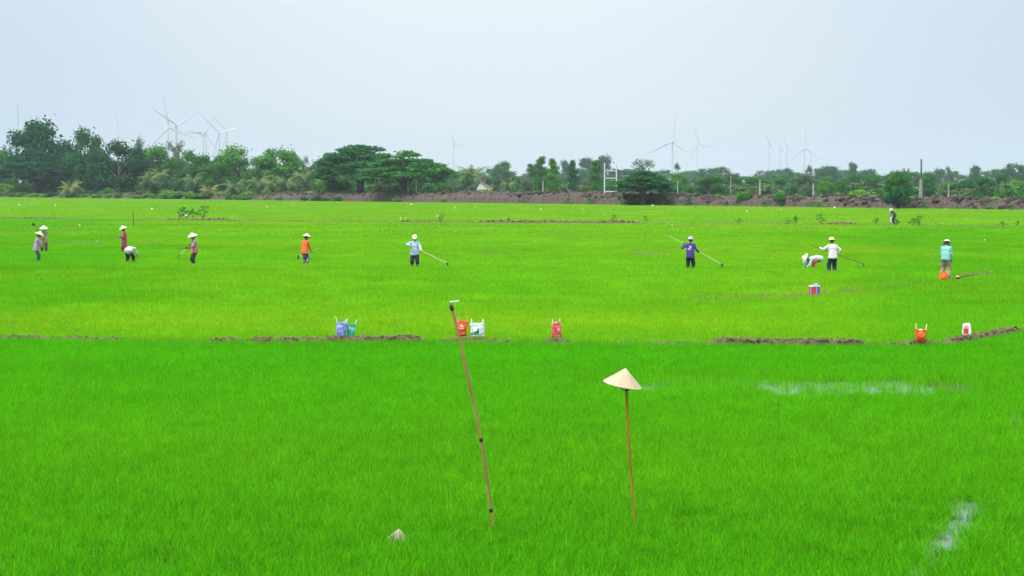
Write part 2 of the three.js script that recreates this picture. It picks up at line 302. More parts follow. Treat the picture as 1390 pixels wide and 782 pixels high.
// leaves spread through clumps; each leaf a small bent kite
function leaves(clumps, size, droop = 0) {
  const pos = [], col = [], idx = [];
  for (const { c, r, n } of clumps) for (let i = 0; i < n; i++) {
    const u = rr(-1, 1), a = rr(0, 6.283), q = Math.sqrt(1 - u * u), rad = Math.pow(rnd(), 0.5) * (rnd() < 0.3 ? rr(1, 1.75) : 1), d = V(q * Math.cos(a), u, q * Math.sin(a));
    const p = V(c.x + d.x * r.x * rad, c.y + d.y * r.y * rad, c.z + d.z * r.z * rad), s = size * rr(0.6, 1.35);
    const nrm = V(rr(-1, 1), rr(-0.3, 1.3), rr(-1, 1)).addScaledVector(d, 0.9).normalize(), t = V(rr(-1, 1), rr(-1, 1) - droop * 2, rr(-1, 1)); t.addScaledVector(nrm, -t.dot(nrm)).normalize(); const b = nrm.clone().cross(t);
    const k = pos.length / 3, f = rr(0.68, 1.35), cc = [f * rr(0.85, 1.2), f, f * rr(0.85, 1.1)], w = s * rr(0.4, 0.62);
    for (const [x, y, z] of [[-s, 0, -0.12 * s], [0, w, 0.08 * s], [s, 0, -0.12 * s], [0, -w, 0.08 * s]]) { pos.push(p.x + t.x * x + b.x * y + nrm.x * z, p.y + t.y * x + b.y * y + nrm.y * z, p.z + t.z * x + b.z * y + nrm.z * z); col.push(...cc); }
    idx.push(k, k + 1, k + 2, k, k + 2, k + 3);
  }
  const g = new THREE.BufferGeometry(); g.setAttribute('position', new THREE.Float32BufferAttribute(pos, 3)); g.setAttribute('color', new THREE.Float32BufferAttribute(col, 3)); g.setIndex(idx); g.computeVertexNormals(); return g;
}
const bough = (a, b, r0, r1, sag = 0.12) => { const m = a.clone().lerp(b, 0.5).add(V(rr(-1, 1), 1, rr(-1, 1)).multiplyScalar(a.distanceTo(b) * sag)); return limb([a, a.clone().lerp(m, 0.6), m, b.clone().lerp(m, 0.35), b], [r0, r0 * 0.85 + r1 * 0.15, (r0 + r1) / 2, r1 * 1.3, r1 * 0.5], 5); };
// prototypes are 1 tall and 1 wide (crown), scaled at planting; sizes below are in those shares with real trees about 12 m
const protos = {};
function proto(kind, variants, make) { protos[kind] = Array.from({ length: variants }, () => make()); }
const broad = (N) => {                  // rounded dense tree, crown down to a third
  const cl = [], wood = [limb([V(0, -0.01, 0), V(0.005, 0.15, 0.01), V(0.01, 0.4, 0), V(0, 0.7, 0)], [0.026, 0.02, 0.016, 0.006], 7)];
  for (let i = 0; i < 24; i++) { const y = rr(0.24, 0.9), m = Math.sqrt(Math.max(0.05, 1 - Math.pow((y - 0.52) / 0.47, 2))) * 0.38, a = rr(0, 6.28), q = m * Math.sqrt(rr(0.25, 1)), c = V(Math.cos(a) * q, y, Math.sin(a) * q), s = rr(0.085, 0.165); cl.push({ c, r: V(s * 1.15, s * 0.85, s * 1.15), n: Math.round(N.broad * s * s) }); if (i % 2) wood.push(bough(V(0, y * 0.55, 0), c, 0.010, 0.003)); }
  cl.push({ c: V(0, 0.86, 0), r: V(0.2, 0.13, 0.2), n: Math.round(N.broad * 0.02) });
  return { crown: leaves(cl, N.leaf), trunk: merge(wood) };
};
proto('broad', 4, () => broad({ broad: 13500, leaf: 0.027 }));
proto('broadfar', 3, () => broad({ broad: 3600, leaf: 0.050 }));
proto('tower', 3, () => {               // tall tree with a few heaped masses
  const cl = [], wood = [limb([V(0, -0.01, 0), V(0.01, 0.3, 0), V(-0.01, 0.6, 0.01), V(0, 0.9, 0)], [0.026, 0.02, 0.013, 0.004], 7)];
  for (let i = 0; i < 34; i++) { const y = rr(0.16, 0.93), m = 0.42 * Math.pow(1 - (y - 0.16) / 0.9, 0.45), a = rr(0, 6.28), q = m * rr(0.1, 1), c = V(Math.cos(a) * q, y, Math.sin(a) * q), s = rr(0.07, 0.15); cl.push({ c, r: V(s * 1.2, s * 0.75, s * 1.2), n: Math.round(10500 * s * s) }); wood.push(bough(V(0, y * 0.75, 0), c, 0.008, 0.002)); }
  return { crown: leaves(cl, 0.025), trunk: merge(wood) };
});
proto('airy', 3, () => {                // thin see-through crown on visible stems
  const cl = [], wood = [limb([V(0, -0.01, 0), V(0.02, 0.35, 0), V(-0.01, 0.7, 0.02), V(0.02, 0.95, 0)], [0.016, 0.012, 0.008, 0.002], 6)];
  for (let i = 0; i < 20; i++) { const y = rr(0.42, 0.97), a = rr(0, 6.28), q = rr(0.08, 0.42) * (1.15 - 0.5 * y), c = V(Math.cos(a) * q, y, Math.sin(a) * q), s = rr(0.035, 0.085); cl.push({ c, r: V(s * 1.9, s * 1.2, s * 1.9), n: Math.round(40 + 7000 * s * s) }); wood.push(bough(V(0.01, y * 0.8, 0), c, 0.006, 0.0015)); }
  return { crown: leaves(cl, 0.021), trunk: merge(wood) };
});
proto('column', 2, () => {              // narrow upright tree
  const cl = [], wood = [limb([V(0, -0.01, 0), V(0.01, 0.5, 0), V(0, 0.97, 0)], [0.012, 0.008, 0.002], 6)];
  for (let i = 0; i < 26; i++) { const y = 0.16 + 0.8 * i / 25, q = 0.36 * (1 - Math.abs(y - 0.45)) * rr(0.1, 0.9), a = rr(0, 6.28), c = V(Math.cos(a) * q, y, Math.sin(a) * q), s = rr(0.05, 0.075) * (1.3 - 0.8 * y); cl.push({ c, r: V(s * 4.2, s * 1.1, s * 4.2), n: 190 }); if (i % 3 === 0) wood.push(bough(V(0, y - 0.05, 0), c, 0.004, 0.001)); }
  return { crown: leaves(cl, 0.024, 0.4), trunk: merge(wood) };
});
proto('umbrella', 2, () => {            // rain tree: short forked bole, spreading boughs, flat-topped layered canopy
  const cl = [], wood = [limb([V(0, -0.02, 0), V(0.0, 0.07, 0), V(0.01, 0.2, 0), V(0.0, 0.3, 0)], [0.055, 0.04, 0.036, 0.034], 9)];
  for (let i = 0; i < 13; i++) {
    const a = i / 13 * 6.283 + rr(-0.2, 0.2), q = rr(0.18, 0.42), end = V(Math.cos(a) * q, 0.80 - 0.9 * q * q + rr(-0.06, 0.05), Math.sin(a) * q), mid = V(end.x * 0.45, 0.5 + rr(-0.05, 0.05), end.z * 0.45);
    wood.push(limb([V(0, 0.22 + rr(0, 0.06), 0), mid.clone().multiplyScalar(0.6).add(V(0, 0.16, 0)), mid, end], [0.017, 0.014, 0.010, 0.003], 6));
    for (let k = 0; k < 3; k++) wood.push(bough(mid, end.clone().add(V(rr(-0.1, 0.1), rr(-0.02, 0.06), rr(-0.1, 0.1))), 0.007, 0.002));
  }
  for (let i = 0; i < 140; i++) { const a = rr(0, 6.283), q = 0.46 * Math.sqrt(rnd()), y = 0.94 - 1.65 * q * q + rr(-0.36, 0.02) * (1 - 0.8 * q), c = V(Math.cos(a) * q, y, Math.sin(a) * q), s = rr(0.045, 0.085); cl.push({ c, r: V(s * 1.25, s * 0.55, s * 1.25), n: 125 }); }
  return { crown: leaves(cl, 0.0205), trunk: merge(wood) };
});
proto('bush', 3, () => {
  const cl = [], wood = [];
  for (let i = 0; i < 9; i++) { const a = rr(0, 6.28), q = 0.34 * Math.sqrt(rnd()), y = rr(0.2, 0.78) * (1 - 0.6 * q), c = V(Math.cos(a) * q, y, Math.sin(a) * q), s = rr(0.14, 0.24); cl.push({ c, r: V(s * 1.1, s, s * 1.1), n: 230 }); wood.push(bough(V(rr(-0.04, 0.04), -0.01, rr(-0.04, 0.04)), c, 0.02, 0.006, 0.05)); }
  return { crown: leaves(cl, 0.055), trunk: merge(wood) };
});
proto('weed', 3, () => {
  const cl = [], wood = [];
  for (let i = 0; i < 8; i++) { const a = rr(0, 6.28), q = rr(0.05, 0.45), c = V(Math.cos(a) * q, rr(0.35, 0.95) * (1.1 - q), Math.sin(a) * q), s = rr(0.09, 0.16); cl.push({ c, r: V(s, s * 0.8, s), n: 26 }); wood.push(bough(V(rr(-0.03, 0.03), -0.02, rr(-0.03, 0.03)), c, 0.012, 0.004, 0.05)); }
  return { crown: leaves(cl, 0.055), trunk: merge(wood) };
});
function plant(kind, name, label, category, at, height, width, tone, bark = 'dark', group, variant) {
  const list = protos[kind], p = list[variant ?? Math.floor(rnd() * list.length)];
  const o = thing(name, label, category, at, rr(0, 6.28), group); o.scale.set(width, height, width);
  part('trunk', p.trunk, barkMats[bark], o); part('crown', p.crown, leafMats[tone], o); return o;
}
// a tree by its place in the photo: middle, top, crown width in pixels, and how far behind the dyke it stands (share of the dyke's distance)
function treeAt(kind, px, top, wide, tone, k, name, label, category, group, bark, baseLift = 0, variant) {
  const z = depthAt(px) * k, p = atDepth(px, 262, z), h = atDepth(px, top, z).y; p.y = baseLift;
  return plant(kind, name, label, category, p, h - baseLift, wide * z / F, tone, bark, group, variant);
}
// nearest landmark, for telling look-alikes apart
const marks = [[90, 'the tallest dark tree'], [180, 'the pale-trunked tree'], [262, 'the thin see-through tree'], [345, 'the high-topped light tree'], [430, 'the broad light tree'], [520, 'the largest rain tree'], [612, 'the lighter rain tree'], [672, 'the hut'], [760, 'the slender trees'], [815, 'the cream house'], [850, 'the two-post frame'], [915, 'the small rain tree'], [1000, 'the upright-bladed turbine'], [1110, 'the five turbines'], [1200, 'the round bright shrub'], [1262, 'the tall pole'], [1320, 'the last dyke post'], [9999, 'the open end of the dyke']];
const mark = (px) => marks.find(([x]) => px < x)[1];
const toneWord = { dark: 'dark green', deep: 'deep green', mid: 'mid green', light: 'light green', bright: 'bright green', olive: 'olive green', pale: 'pale green', palm: 'dull green', palmdark: 'dark green', palmyoung: 'yellowish' };
const T = (name, label, group) => (kind, px, top, wide, tone, k, bark, variant) => treeAt(kind, px, top, wide, tone, k, name, `${toneWord[tone]} ${label} near ${mark(px)}`, name.includes('shrub') ? 'shrub' : 'tree', `${toneWord[tone]} ${group} near ${mark(px)}`, bark, 0, variant);
// singled out
treeAt('broad', 58, 158, 96, 'dark', 1.06, 'broadleaf_tree', 'tallest dark green tree of the row, two-humped crown rising above all others', 'tree', undefined, 'dark', 0, 0);
treeAt('broad', 76, 188, 74, 'dark', 1.12, 'broadleaf_tree', 'dark tree filling the gap behind the tallest tree and the tufted tree', 'tree', undefined, 'dark', 0, 3);
treeAt('umbrella', 52, 203, 112, 'dark', 1.03, 'broadleaf_tree', 'dark spreading tree in front of the tallest tree, low layered crown', 'tree', undefined, 'dark', 0, 1);
treeAt('broad', 116, 172, 60, 'deep', 1.08, 'broadleaf_tree', 'second tallest green tree with upright tufted top beside the tallest one', 'tree', undefined, 'dark', 0, 1);
treeAt('broad', 162, 190, 92, 'dark', 1.04, 'broadleaf_tree', 'dark round-crowned tree showing a pale forked trunk above the dyke', 'tree', undefined, 'pale', 0, 1);
treeAt('broad', 128, 204, 62, 'dark', 1.05, 'broadleaf_tree', 'dark tree wedged between the tufted tree and the pale-trunked tree', 'tree', undefined, 'dark', 0, 0);
treeAt('umbrella', 490, 192, 132, 'deep', 1.04, 'rain_tree', 'largest umbrella-shaped rain tree, dark crown and thick dark bole on the dyke', 'tree', undefined, 'dark', 0, 0);
treeAt('umbrella', 549, 203, 130, 'mid', 1.02, 'rain_tree', 'lighter green umbrella-shaped rain tree overlapping the larger dark one', 'tree', undefined, 'grey', 0, 1);
treeAt('umbrella', 873, 229, 78, 'deep', 0.985, 'rain_tree', 'small flat-topped rain tree at the foot of the dyke beside the white frame', 'tree', undefined, 'grey', 0, 0);
treeAt('bush', 868, 257, 48, 'deep', 0.99, 'shrub', 'dark shrubs filling the space under the small rain tree', 'shrub', undefined, 'dark');
treeAt('broad', 207, 199, 54, 'light', 1.1, 'broadleaf_tree', 'light green dome-shaped tree beside the pale-trunked dark tree', 'tree', undefined, 'grey', 0, 2);
treeAt('airy', 242, 187, 42, 'pale', 1.2, 'thin_tree', 'thin see-through tree with sky showing through it, below the wind turbines', 'tree', undefined, 'grey', 0, 0);
treeAt('broad', 325, 196, 62, 'light', 1.1, 'broadleaf_tree', 'light green high-topped tree to the side of the wind turbine group', 'tree', undefined, 'grey', 0, 3);
treeAt('broad', 381, 198, 72, 'light', 1.1, 'broadleaf_tree', 'broad light green tree with loose outer twigs near the big rain tree', 'tree', undefined, 'grey', 0, 0);
treeAt('bush', 455, 231, 58, 'light', 1.05, 'broadleaf_tree', 'small bright green tree in front of the largest rain tree', 'tree', undefined, 'grey');
treeAt('broad', 1222, 233, 52, 'mid', 0.985, 'broadleaf_tree', 'rounded green tree standing in front of the dyke beside the tall pole', 'tree', undefined, 'grey', 0, 2);
treeAt('bush', 1218, 249, 40, 'dark', 0.975, 'shrub', 'dark shrub at the foot of the rounded tree beside the tall pole', 'shrub', undefined, 'dark');
// the row behind the dyke, trees that differ only in place
const rowL = T('row_tree', 'tree in the row behind the dyke', 'trees in the row behind the dyke');
for (const [px, top, w, tone, k] of [[-22, 214, 66, 'deep', 1.05], [6, 204, 40, 'mid', 1.1], [84, 214, 40, 'deep', 1.12], [150, 214, 50, 'mid', 1.14], [188, 210, 44, 'deep', 1.12], [232, 214, 50, 'mid', 1.12], [256, 203, 52, 'mid', 1.08], [276, 209, 46, 'deep', 1.1], [296, 218, 60, 'mid', 1.06], [312, 212, 46, 'mid', 1.12], [348, 212, 50, 'mid', 1.08], [366, 208, 44, 'mid', 1.14], [404, 214, 46, 'mid', 1.12], [426, 222, 46, 'olive', 1.1], [440, 212, 46, 'pale', 1.3], [470, 232, 50, 'mid', 1.16], [520, 232, 54, 'mid', 1.14], [560, 232, 48, 'olive', 1.12], [586, 228, 50, 'mid', 1.1], [604, 234, 44, 'mid', 1.14]]) rowL('broad', px, top, w, tone, k, 'grey');
const thin = T('thin_tree', 'thin-leaved tree poking above the row', 'thin trees above the row');
for (const [px, top, w, tone, k] of [[10, 193, 26, 'deep', 1.3], [24, 182, 20, 'deep', 1.3], [88, 199, 34, 'deep', 1.2], [190, 187, 22, 'deep', 1.4], [300, 210, 34, 'deep', 1.4], [412, 209, 34, 'pale', 1.2], [398, 204, 26, 'olive', 1.15], [872, 213, 56, 'pale', 1.5], [612, 229, 34, 'pale', 1.3], [686, 220, 36, 'pale', 1.5], [990, 226, 50, 'pale', 1.7], [1290, 226, 20, 'pale', 2.2], [1231, 226, 18, 'pale', 2.0], [1076, 228, 40, 'deep', 2.2], [920, 221, 18, 'deep', 2.4]]) thin('airy', px, top, w, tone, k, 'grey');
const cols = T('column_tree', 'slender upright tree behind the dyke', 'slender trees behind the dyke');
for (const [px, top, w, tone, k] of [[735, 212, 34, 'mid', 1.25], [749, 215, 30, 'light', 1.25], [778, 217, 24, 'deep', 1.3], [808, 217, 34, 'mid', 1.3], [722, 222, 28, 'pale', 1.4]]) cols('column', px, top, w, tone, k, 'grey');
const peak = T('distant_tree', 'hazy tree taller than the distant belt', 'taller trees in the distant belt');
for (const [px, top, w, tone, k] of [[765, 216, 26, 'dark', 3.6], [795, 215, 36, 'dark', 3.6], [822, 209, 42, 'dark', 3.4], [1098, 224, 14, 'deep', 3.6], [1124, 226, 44, 'deep', 3.2], [1158, 219, 22, 'deep', 3.4], [1323, 224, 26, 'deep', 3.4], [1350, 230, 14, 'deep', 3.5], [1378, 220, 40, 'deep', 3.3], [682, 218, 34, 'deep', 2.0]]) peak(px === 1158 || px === 1323 || px === 1098 ? 'tower' : 'broad', px, top, w, tone, k, 'dark');
const belt = T('distant_tree', 'hazy tree in the distant belt', 'trees of the distant belt');
for (let px = 600; px < 1425; px += rr(10, 17)) belt('broadfar', px, rr(227, 239), rr(30, 52), pick(['deep', 'deep', 'deep', 'mid', 'dark']), rr(3.2, 4.6), 'dark');
for (let px = -30; px < 620; px += rr(17, 28)) belt('broadfar', px, rr(216, 234), rr(34, 54), pick(['deep', 'deep', 'mid']), rr(1.5, 1.8), 'dark');
const second = T('grove_tree', 'tree between dyke and distant belt', 'trees between dyke and distant belt');
for (let px = 612; px < 1420; px += rr(17, 30)) second(rnd() < 0.7 ? 'broad' : 'airy', px, rr(234, 246), rr(26, 46), pick(['mid', 'olive', 'deep', 'pale', 'light', 'deep']), rr(1.3, 1.7), 'grey');
second('broad', 962, 238, 52, 'mid', 1.3, 'grey'); second('broad', 1118, 245, 30, 'light', 1.15, 'grey');
// undergrowth that closes the gaps between the trunks
const under = T('undergrowth_shrub', 'shrub in the undergrowth between trunks', 'undergrowth shrubs');
for (let px = -24; px < 1425; px += rr(10, 18)) under('bush', px, rr(241, 252) - (px < 430 ? 5 : 0), rr(30, 50), px < 430 ? pick(['dark', 'deep', 'mid']) : pick(['deep', 'deep', 'mid', 'olive', 'deep']), px < 600 ? rr(1.07, 1.15) : rr(1.3, 1.8), 'dark');
// shrubs along the dyke
const shrubs = T('shrub', 'shrub along the top of the dyke', 'shrubs along the dyke');
for (const [px, top, w, tone] of [[228, 255, 22, 'bright'], [244, 256, 22, 'bright'], [258, 256, 20, 'bright'], [300, 257, 22, 'bright'], [318, 256, 18, 'light'], [335, 256, 22, 'bright'], [432, 257, 26, 'bright'], [448, 258, 22, 'bright'], [110, 254, 22, 'mid'], [150, 252, 20, 'light'], [10, 245, 34, 'bright'], [30, 246, 34, 'bright'], [1172, 248, 42, 'bright'], [1160, 252, 22, 'bright'], [1137, 254, 22, 'light'], [660, 252, 22, 'bright'], [648, 254, 22, 'light'], [700, 256, 24, 'light'], [1390, 250, 34, 'mid'], [1010, 252, 22, 'light'], [1000, 258, 20, 'mid'], [1340, 262, 12, 'bright'], [1352, 262, 12, 'bright'], [975, 258, 26, 'light'], [945, 256, 20, 'olive'], [925, 258, 34, 'mid'], [583, 245, 28, 'dark'], [510, 245, 26, 'olive'], [530, 248, 22, 'light'], [1085, 256, 20, 'mid'], [1060, 258, 24, 'mid']]) shrubs('bush', px, top, w, tone, rr(1.0, 1.03), 'dark');
for (let px = -10; px < 1400; px += rr(9, 20)) shrubs('bush', px, 262 + px * 0.0055 - rr(4, 11), rr(14, 30), pick(['mid', 'light', 'deep', 'bright', 'light', 'olive']), rr(1.02, 1.06), 'dark');
for (let px = -10; px < 470; px += rr(8, 16)) shrubs('bush', px, 266 + px / 1390 * 16 - rr(4, 8), rr(12, 24), pick(['mid', 'light', 'bright', 'deep']), rr(0.99, 1.005), 'dark');
const verge = T('shrub', 'low weedy shrub on the dyke slope', 'weeds on the dyke slope');
for (const [px, dy, w] of [[802, 11, 22], [770, 10, 14], [712, 9, 14], [540, 9, 24], [600, 8, 12], [1040, 9, 22], [1112, 11, 28], [1098, 9, 14], [1230, 8, 16], [1345, 9, 12], [985, 9, 16], [905, 15, 20], [930, 14, 24], [1258, 9, 16], [1060, 8, 18], [440, 6, 14], [380, 6, 12], [845, 12, 14], [1300, 8, 10], [1372, 9, 18]]) verge('weed', px, 267 + px / 1390 * 18 - dy, w, pick(['light', 'mid', 'bright', 'deep']), 0.992, 'dark');
// weeds standing in the rice along the far bund
const weedAt = (px, y, h, w, tone, label, group) => { const p = onLevel(px, y, 0.3), z = -p.z; p.y = 0.1; plant('weed', 'field_weed', label, 'plant', p, h * z / F + 0.25, w * z / F, tone, 'dark', group); };
for (const [px, y, h, w] of [[243, 295, 9, 10], [254, 295, 17, 20], [262, 294, 13, 14], [276, 294, 16, 20]]) weedAt(px, y, h, w, 'mid', 'leafy green weed in the tall clump on the far bund', 'tall weed clump on the far bund');
for (const [px, y, h, w] of [[597, 298, 9, 12], [833, 299, 8, 10], [877, 299, 6, 9], [1003, 301, 6, 12], [1070, 302, 6, 12], [1081, 301, 10, 14], [1114, 301, 11, 14], [1188, 302, 8, 14], [1216, 304, 7, 14], [1248, 303, 11, 20], [1240, 303, 7, 16], [1362, 305, 6, 16], [1380, 304, 5, 10], [690, 300, 5, 8]]) weedAt(px, y, h, w, pick(['mid', 'deep', 'light']), 'low leafy weed growing along the far bund', 'weeds along the far bund');

// ------------------------------------------------------------------ palms: each frond a part
const fronds = [0, 1, 2, 3].map((v) => {
  const n = 12, arch = 0.35 + 0.22 * v, pts = []; let x = 0, y = 0, th = 1.15 - 0.12 * v;
  for (let i = 0; i <= n; i++) { pts.push(V(x, y, 0)); x += Math.cos(th) / n; y += Math.sin(th) / n; th -= (arch * 3.2) / n; }
  const pos = [], idx = [], col = [];
  for (let i = 1; i <= n; i++) for (const s of [-1, 1]) {
    const p = pts[i], L = 0.27 * Math.sin(Math.PI * Math.min(0.97, 0.16 + 0.8 * i / n)), k = pos.length / 3, q = pts[Math.max(0, i - 1)], f = rr(0.75, 1.25);
    const tip = p.clone().add(V(0.12 + rr(-0.03, 0.05), -L * rr(0.35, 0.7), s * L));
    pos.push(q.x, q.y, 0.004 * s, q.x + (p.x - q.x) * 0.75, q.y + (p.y - q.y) * 0.75, 0.004 * s, tip.x, tip.y, tip.z); for (let c = 0; c < 3; c++) col.push(f, f, f); idx.push(k, k + 1, k + 2);
  }
  const g = new THREE.BufferGeometry(); g.setAttribute('position', new THREE.Float32BufferAttribute(pos, 3)); g.setIndex(idx); g.setAttribute('uv', new THREE.Float32BufferAttribute(new Float32Array(pos.length / 3 * 2), 2)); g.computeVertexNormals();
  const r = limb([pts[0], pts[4], pts[8], pts[12]], [0.014, 0.010, 0.006, 0.002], 3, false); r.setAttribute('color', new THREE.Float32BufferAttribute(new Float32Array(r.attributes.position.count * 3).fill(1.6), 3)); g.setAttribute('color', new THREE.Float32BufferAttribute(col, 3));
  return mergeGeometries([g, r], false);
});
leaf('palm', 0.170, 0.250, 0.085); leaf('palmyoung', 0.26, 0.29, 0.09); leaf('palmdark', 0.055, 0.125, 0.05);
const palmTrunk = limb([V(0, -0.03, 0), V(0.01, 0.3, 0), V(0.03, 0.7, 0.01), V(0.03, 1.02, 0.01)], [0.05, 0.036, 0.03, 0.03], 7);
function palmAt(px, top, wide, tone, k, label, group) {
  if (group) { label = `${toneWord[tone]} ${label} near ${mark(px)}`; group = `${toneWord[tone]} ${group} near ${mark(px)}`; }
  const z = depthAt(px) * k, p = atDepth(px, 262, z), H = atDepth(px, top, z).y; p.y = 0;
  const L = wide * z / F * 0.62, hub = Math.max(0.25, H - L * 0.62), o = thing('coconut_palm', label, 'palm', p, 0, group);
  const t = part('trunk', palmTrunk, barkMats.grey, o); t.scale.set(Math.max(1.6, L * 0.8) * 1.2, hub, Math.max(1.6, L * 0.8) * 1.2);
  const n = 15;
  for (let i = 0; i < n; i++) { const f = part('frond', fronds[Math.min(3, Math.floor(i / n * 4))], leafMats[tone], o); f.position.set(0.03 * hub * 0, hub * 0.985, 0); f.rotation.set(0, i * 2.4 + rr(-0.3, 0.3), rr(-0.15, 0.15)); f.scale.setScalar(L * rr(0.85, 1.12)); }
  return o;
}
palmAt(95, 245, 34, 'palmyoung', 0.99, 'young yellowish coconut palm alone in front of the dyke below the dark trees');
palmAt(640, 222, 46, 'palm', 1.06, 'taller coconut palm with dry brown lower fronds over the hut');
palmAt(284, 249, 34, 'palmyoung', 1.0, 'young yellowish palm with low arching fronds, stemless beside the row of palms');
for (const [px, top, w, tone, k] of [[203, 232, 36, 'palm', 1.03], [216, 227, 36, 'palm', 1.05], [226, 240, 30, 'palmdark', 1.03], [247, 241, 26, 'palmdark', 1.04], [262, 235, 34, 'palm', 1.03], [318, 241, 40, 'palm', 1.01], [350, 236, 40, 'palm', 1.03], [372, 237, 40, 'palm', 1.02], [388, 238, 38, 'palm', 1.03], [412, 228, 36, 'palm', 1.06]]) palmAt(px, top, w, tone, k, 'coconut palm in the line behind the dyke', 'coconut palms behind the dyke');
for (const [px, top, w, tone, k] of [[1044, 246, 22, 'palm', 1.08], [1290, 246, 28, 'palmdark', 1.1], [1333, 248, 26, 'palmdark', 1.12], [1366, 244, 26, 'palm', 1.15], [676, 240, 26, 'palmdark', 1.15], [1040, 250, 30, 'palmdark', 1.12], [690, 244, 26, 'palm', 1.1]]) palmAt(px, top, w, tone, k, 'palm among the trees beyond the dyke', 'palms among the far trees');

// ------------------------------------------------------------------ wind turbines, mast, poles, frame, houses
const turbineMat = M(0.58, 0.59, 0.61, 0.6), metalGrey = M(0.42, 0.43, 0.43, 0.6), concrete = M(0.52, 0.52, 0.49, 0.85, { map: grainMap(64, [0.75, 0.75, 0.75], [1, 1, 1], 0.2, 0.2) });
const bladeGeo = (() => { // root at the hub, 1 long along +y, twisted tapering aerofoil
  const st = [[0, 0.02, 0.02, 0.5], [0.06, 0.022, 0.02, 0.5], [0.2, 0.04, 0.012, 0.4], [0.5, 0.026, 0.007, 0.18], [0.85, 0.014, 0.004, 0.06], [1, 0.004, 0.002, 0]], pos = [], idx = [], n = 8;
  st.forEach(([y, c, t, tw]) => { for (let k = 0; k < n; k++) { const a = k / n * 6.283, x = Math.cos(a) * c, z = Math.sin(a) * t; pos.push(x * Math.cos(tw) - z * Math.sin(tw) + c * 0.2, y, x * Math.sin(tw) + z * Math.cos(tw)); } });
  for (let i = 0; i < st.length - 1; i++) for (let k = 0; k < n; k++) { const a = i * n + k, b = i * n + (k + 1) % n; idx.push(a, a + n, b, b, a + n, b + n); }
  const g = new THREE.BufferGeometry(); g.setAttribute('position', new THREE.Float32BufferAttribute(pos, 3)); g.setIndex(idx); g.computeVertexNormals(); return g;
})();
const towerGeo = new THREE.LatheGeometry([[0.024, 0], [0.0225, 0.3], [0.018, 0.7], [0.014, 0.985], [0, 0.985]].map(([x, y]) => new THREE.Vector2(x, y)), 14);
const nacelleGeo = (() => { const s = new THREE.Shape(); s.moveTo(-0.5, -0.5); s.lineTo(0.5, -0.5); s.lineTo(0.5, 0.4); s.lineTo(0.35, 0.5); s.lineTo(-0.35, 0.5); s.lineTo(-0.5, 0.4); return new THREE.ExtrudeGeometry(s, { depth: 2.6, bevelEnabled: true, bevelSize: 0.08, bevelThickness: 0.1, bevelSegments: 2 }).translate(0, 0, -2.0); })();
const noseGeo = new THREE.LatheGeometry([[0, 1], [0.3, 0.85], [0.5, 0.4], [0.55, 0], [0.5, -0.3], [0, -0.3]].map(([x, y]) => new THREE.Vector2(x, y)), 12).rotateX(Math.PI / 2);
function turbine(hx, hy, bladePx, yaw, phase, label, group, bladeLen = 60) {
  const z = F * bladeLen / bladePx, hub = atDepth(hx, hy, z), o = thing('wind_turbine', label, 'wind turbine', V(hub.x, 0, hub.z), yaw, group);
  const t = part('tower', towerGeo, turbineMat, o); t.scale.set(88, hub.y, 88);
  const n = part('nacelle', nacelleGeo, turbineMat, o); n.scale.setScalar(4); n.position.y = hub.y;
  const c = part('hub', noseGeo, turbineMat, o); c.scale.setScalar(3); c.position.set(0, hub.y, 4.2);
  for (let i = 0; i < 3; i++) { const b = part('blade', bladeGeo, turbineMat, o); b.position.set(0, hub.y, 4.6); b.rotation.z = -(phase + i * 2.0944); b.scale.set(bladeLen * 0.72, bladeLen, bladeLen * 0.72); }
}
const D2 = Math.PI / 180, TG = 'wind turbines over the dark trees', TR = 'wind turbines in the far cluster of five';
turbine(160, 185.5, 41, 0.35, -4 * D2, 'wind turbine alone above the dark pale-trunked tree, its mast hidden by trees');
turbine(238.3, 170.5, 46, 0.75, -60 * D2, 'pale wind turbine in the close group above the thin see-through tree', TG);
turbine(227.6, 173.7, 46, 0.7, -12 * D2, 'pale wind turbine in the close group above the thin see-through tree', TG);
turbine(278.6, 179.8, 40, 0.2, 28 * D2, 'pale wind turbine in the close group beside the light green high-topped tree', TG + ' further along');
turbine(275, 183.8, 38, 1.1, -80 * D2, 'pale wind turbine in the close group beside the light green high-topped tree', TG + ' further along');
turbine(297.5, 180.8, 41, 0.2, -44 * D2, 'pale wind turbine in the close group beside the light green high-topped tree', TG + ' further along');
turbine(308, 177.2, 33, 0.3, 75 * D2, 'pale wind turbine in the close group beside the light green high-topped tree', TG + ' further along');
turbine(615.7, 196.8, 24, 1.0, 84 * D2, 'lone distant wind turbine seen edge-on beyond the hut and palm', undefined, 45);
turbine(912.8, 192.5, 45, 0.05, 5 * D2, 'nearest-looking wind turbine with one blade straight up, beyond the small rain tree');
turbine(946.8, 195.5, 31, 0.75, -20 * D2, 'wind turbine turned aside, next to the one with a blade straight up');
turbine(1043.8, 196.8, 24, 0.9, 72 * D2, 'distant wind turbine of the five standing close together', TR, 45);
turbine(1059, 205, 21, 1.0, 80 * D2, 'distant wind turbine of the five standing close together', TR, 45);
turbine(1068.5, 203.6, 23, 0.8, 84 * D2, 'distant wind turbine of the five standing close together', TR, 45);
turbine(1091.6, 201.8, 31, 0.5, -2 * D2, 'distant wind turbine of the five standing close together', TR, 45);
turbine(1100.4, 206.9, 20, 0.6, 55 * D2, 'distant wind turbine of the five standing close together', TR, 45);
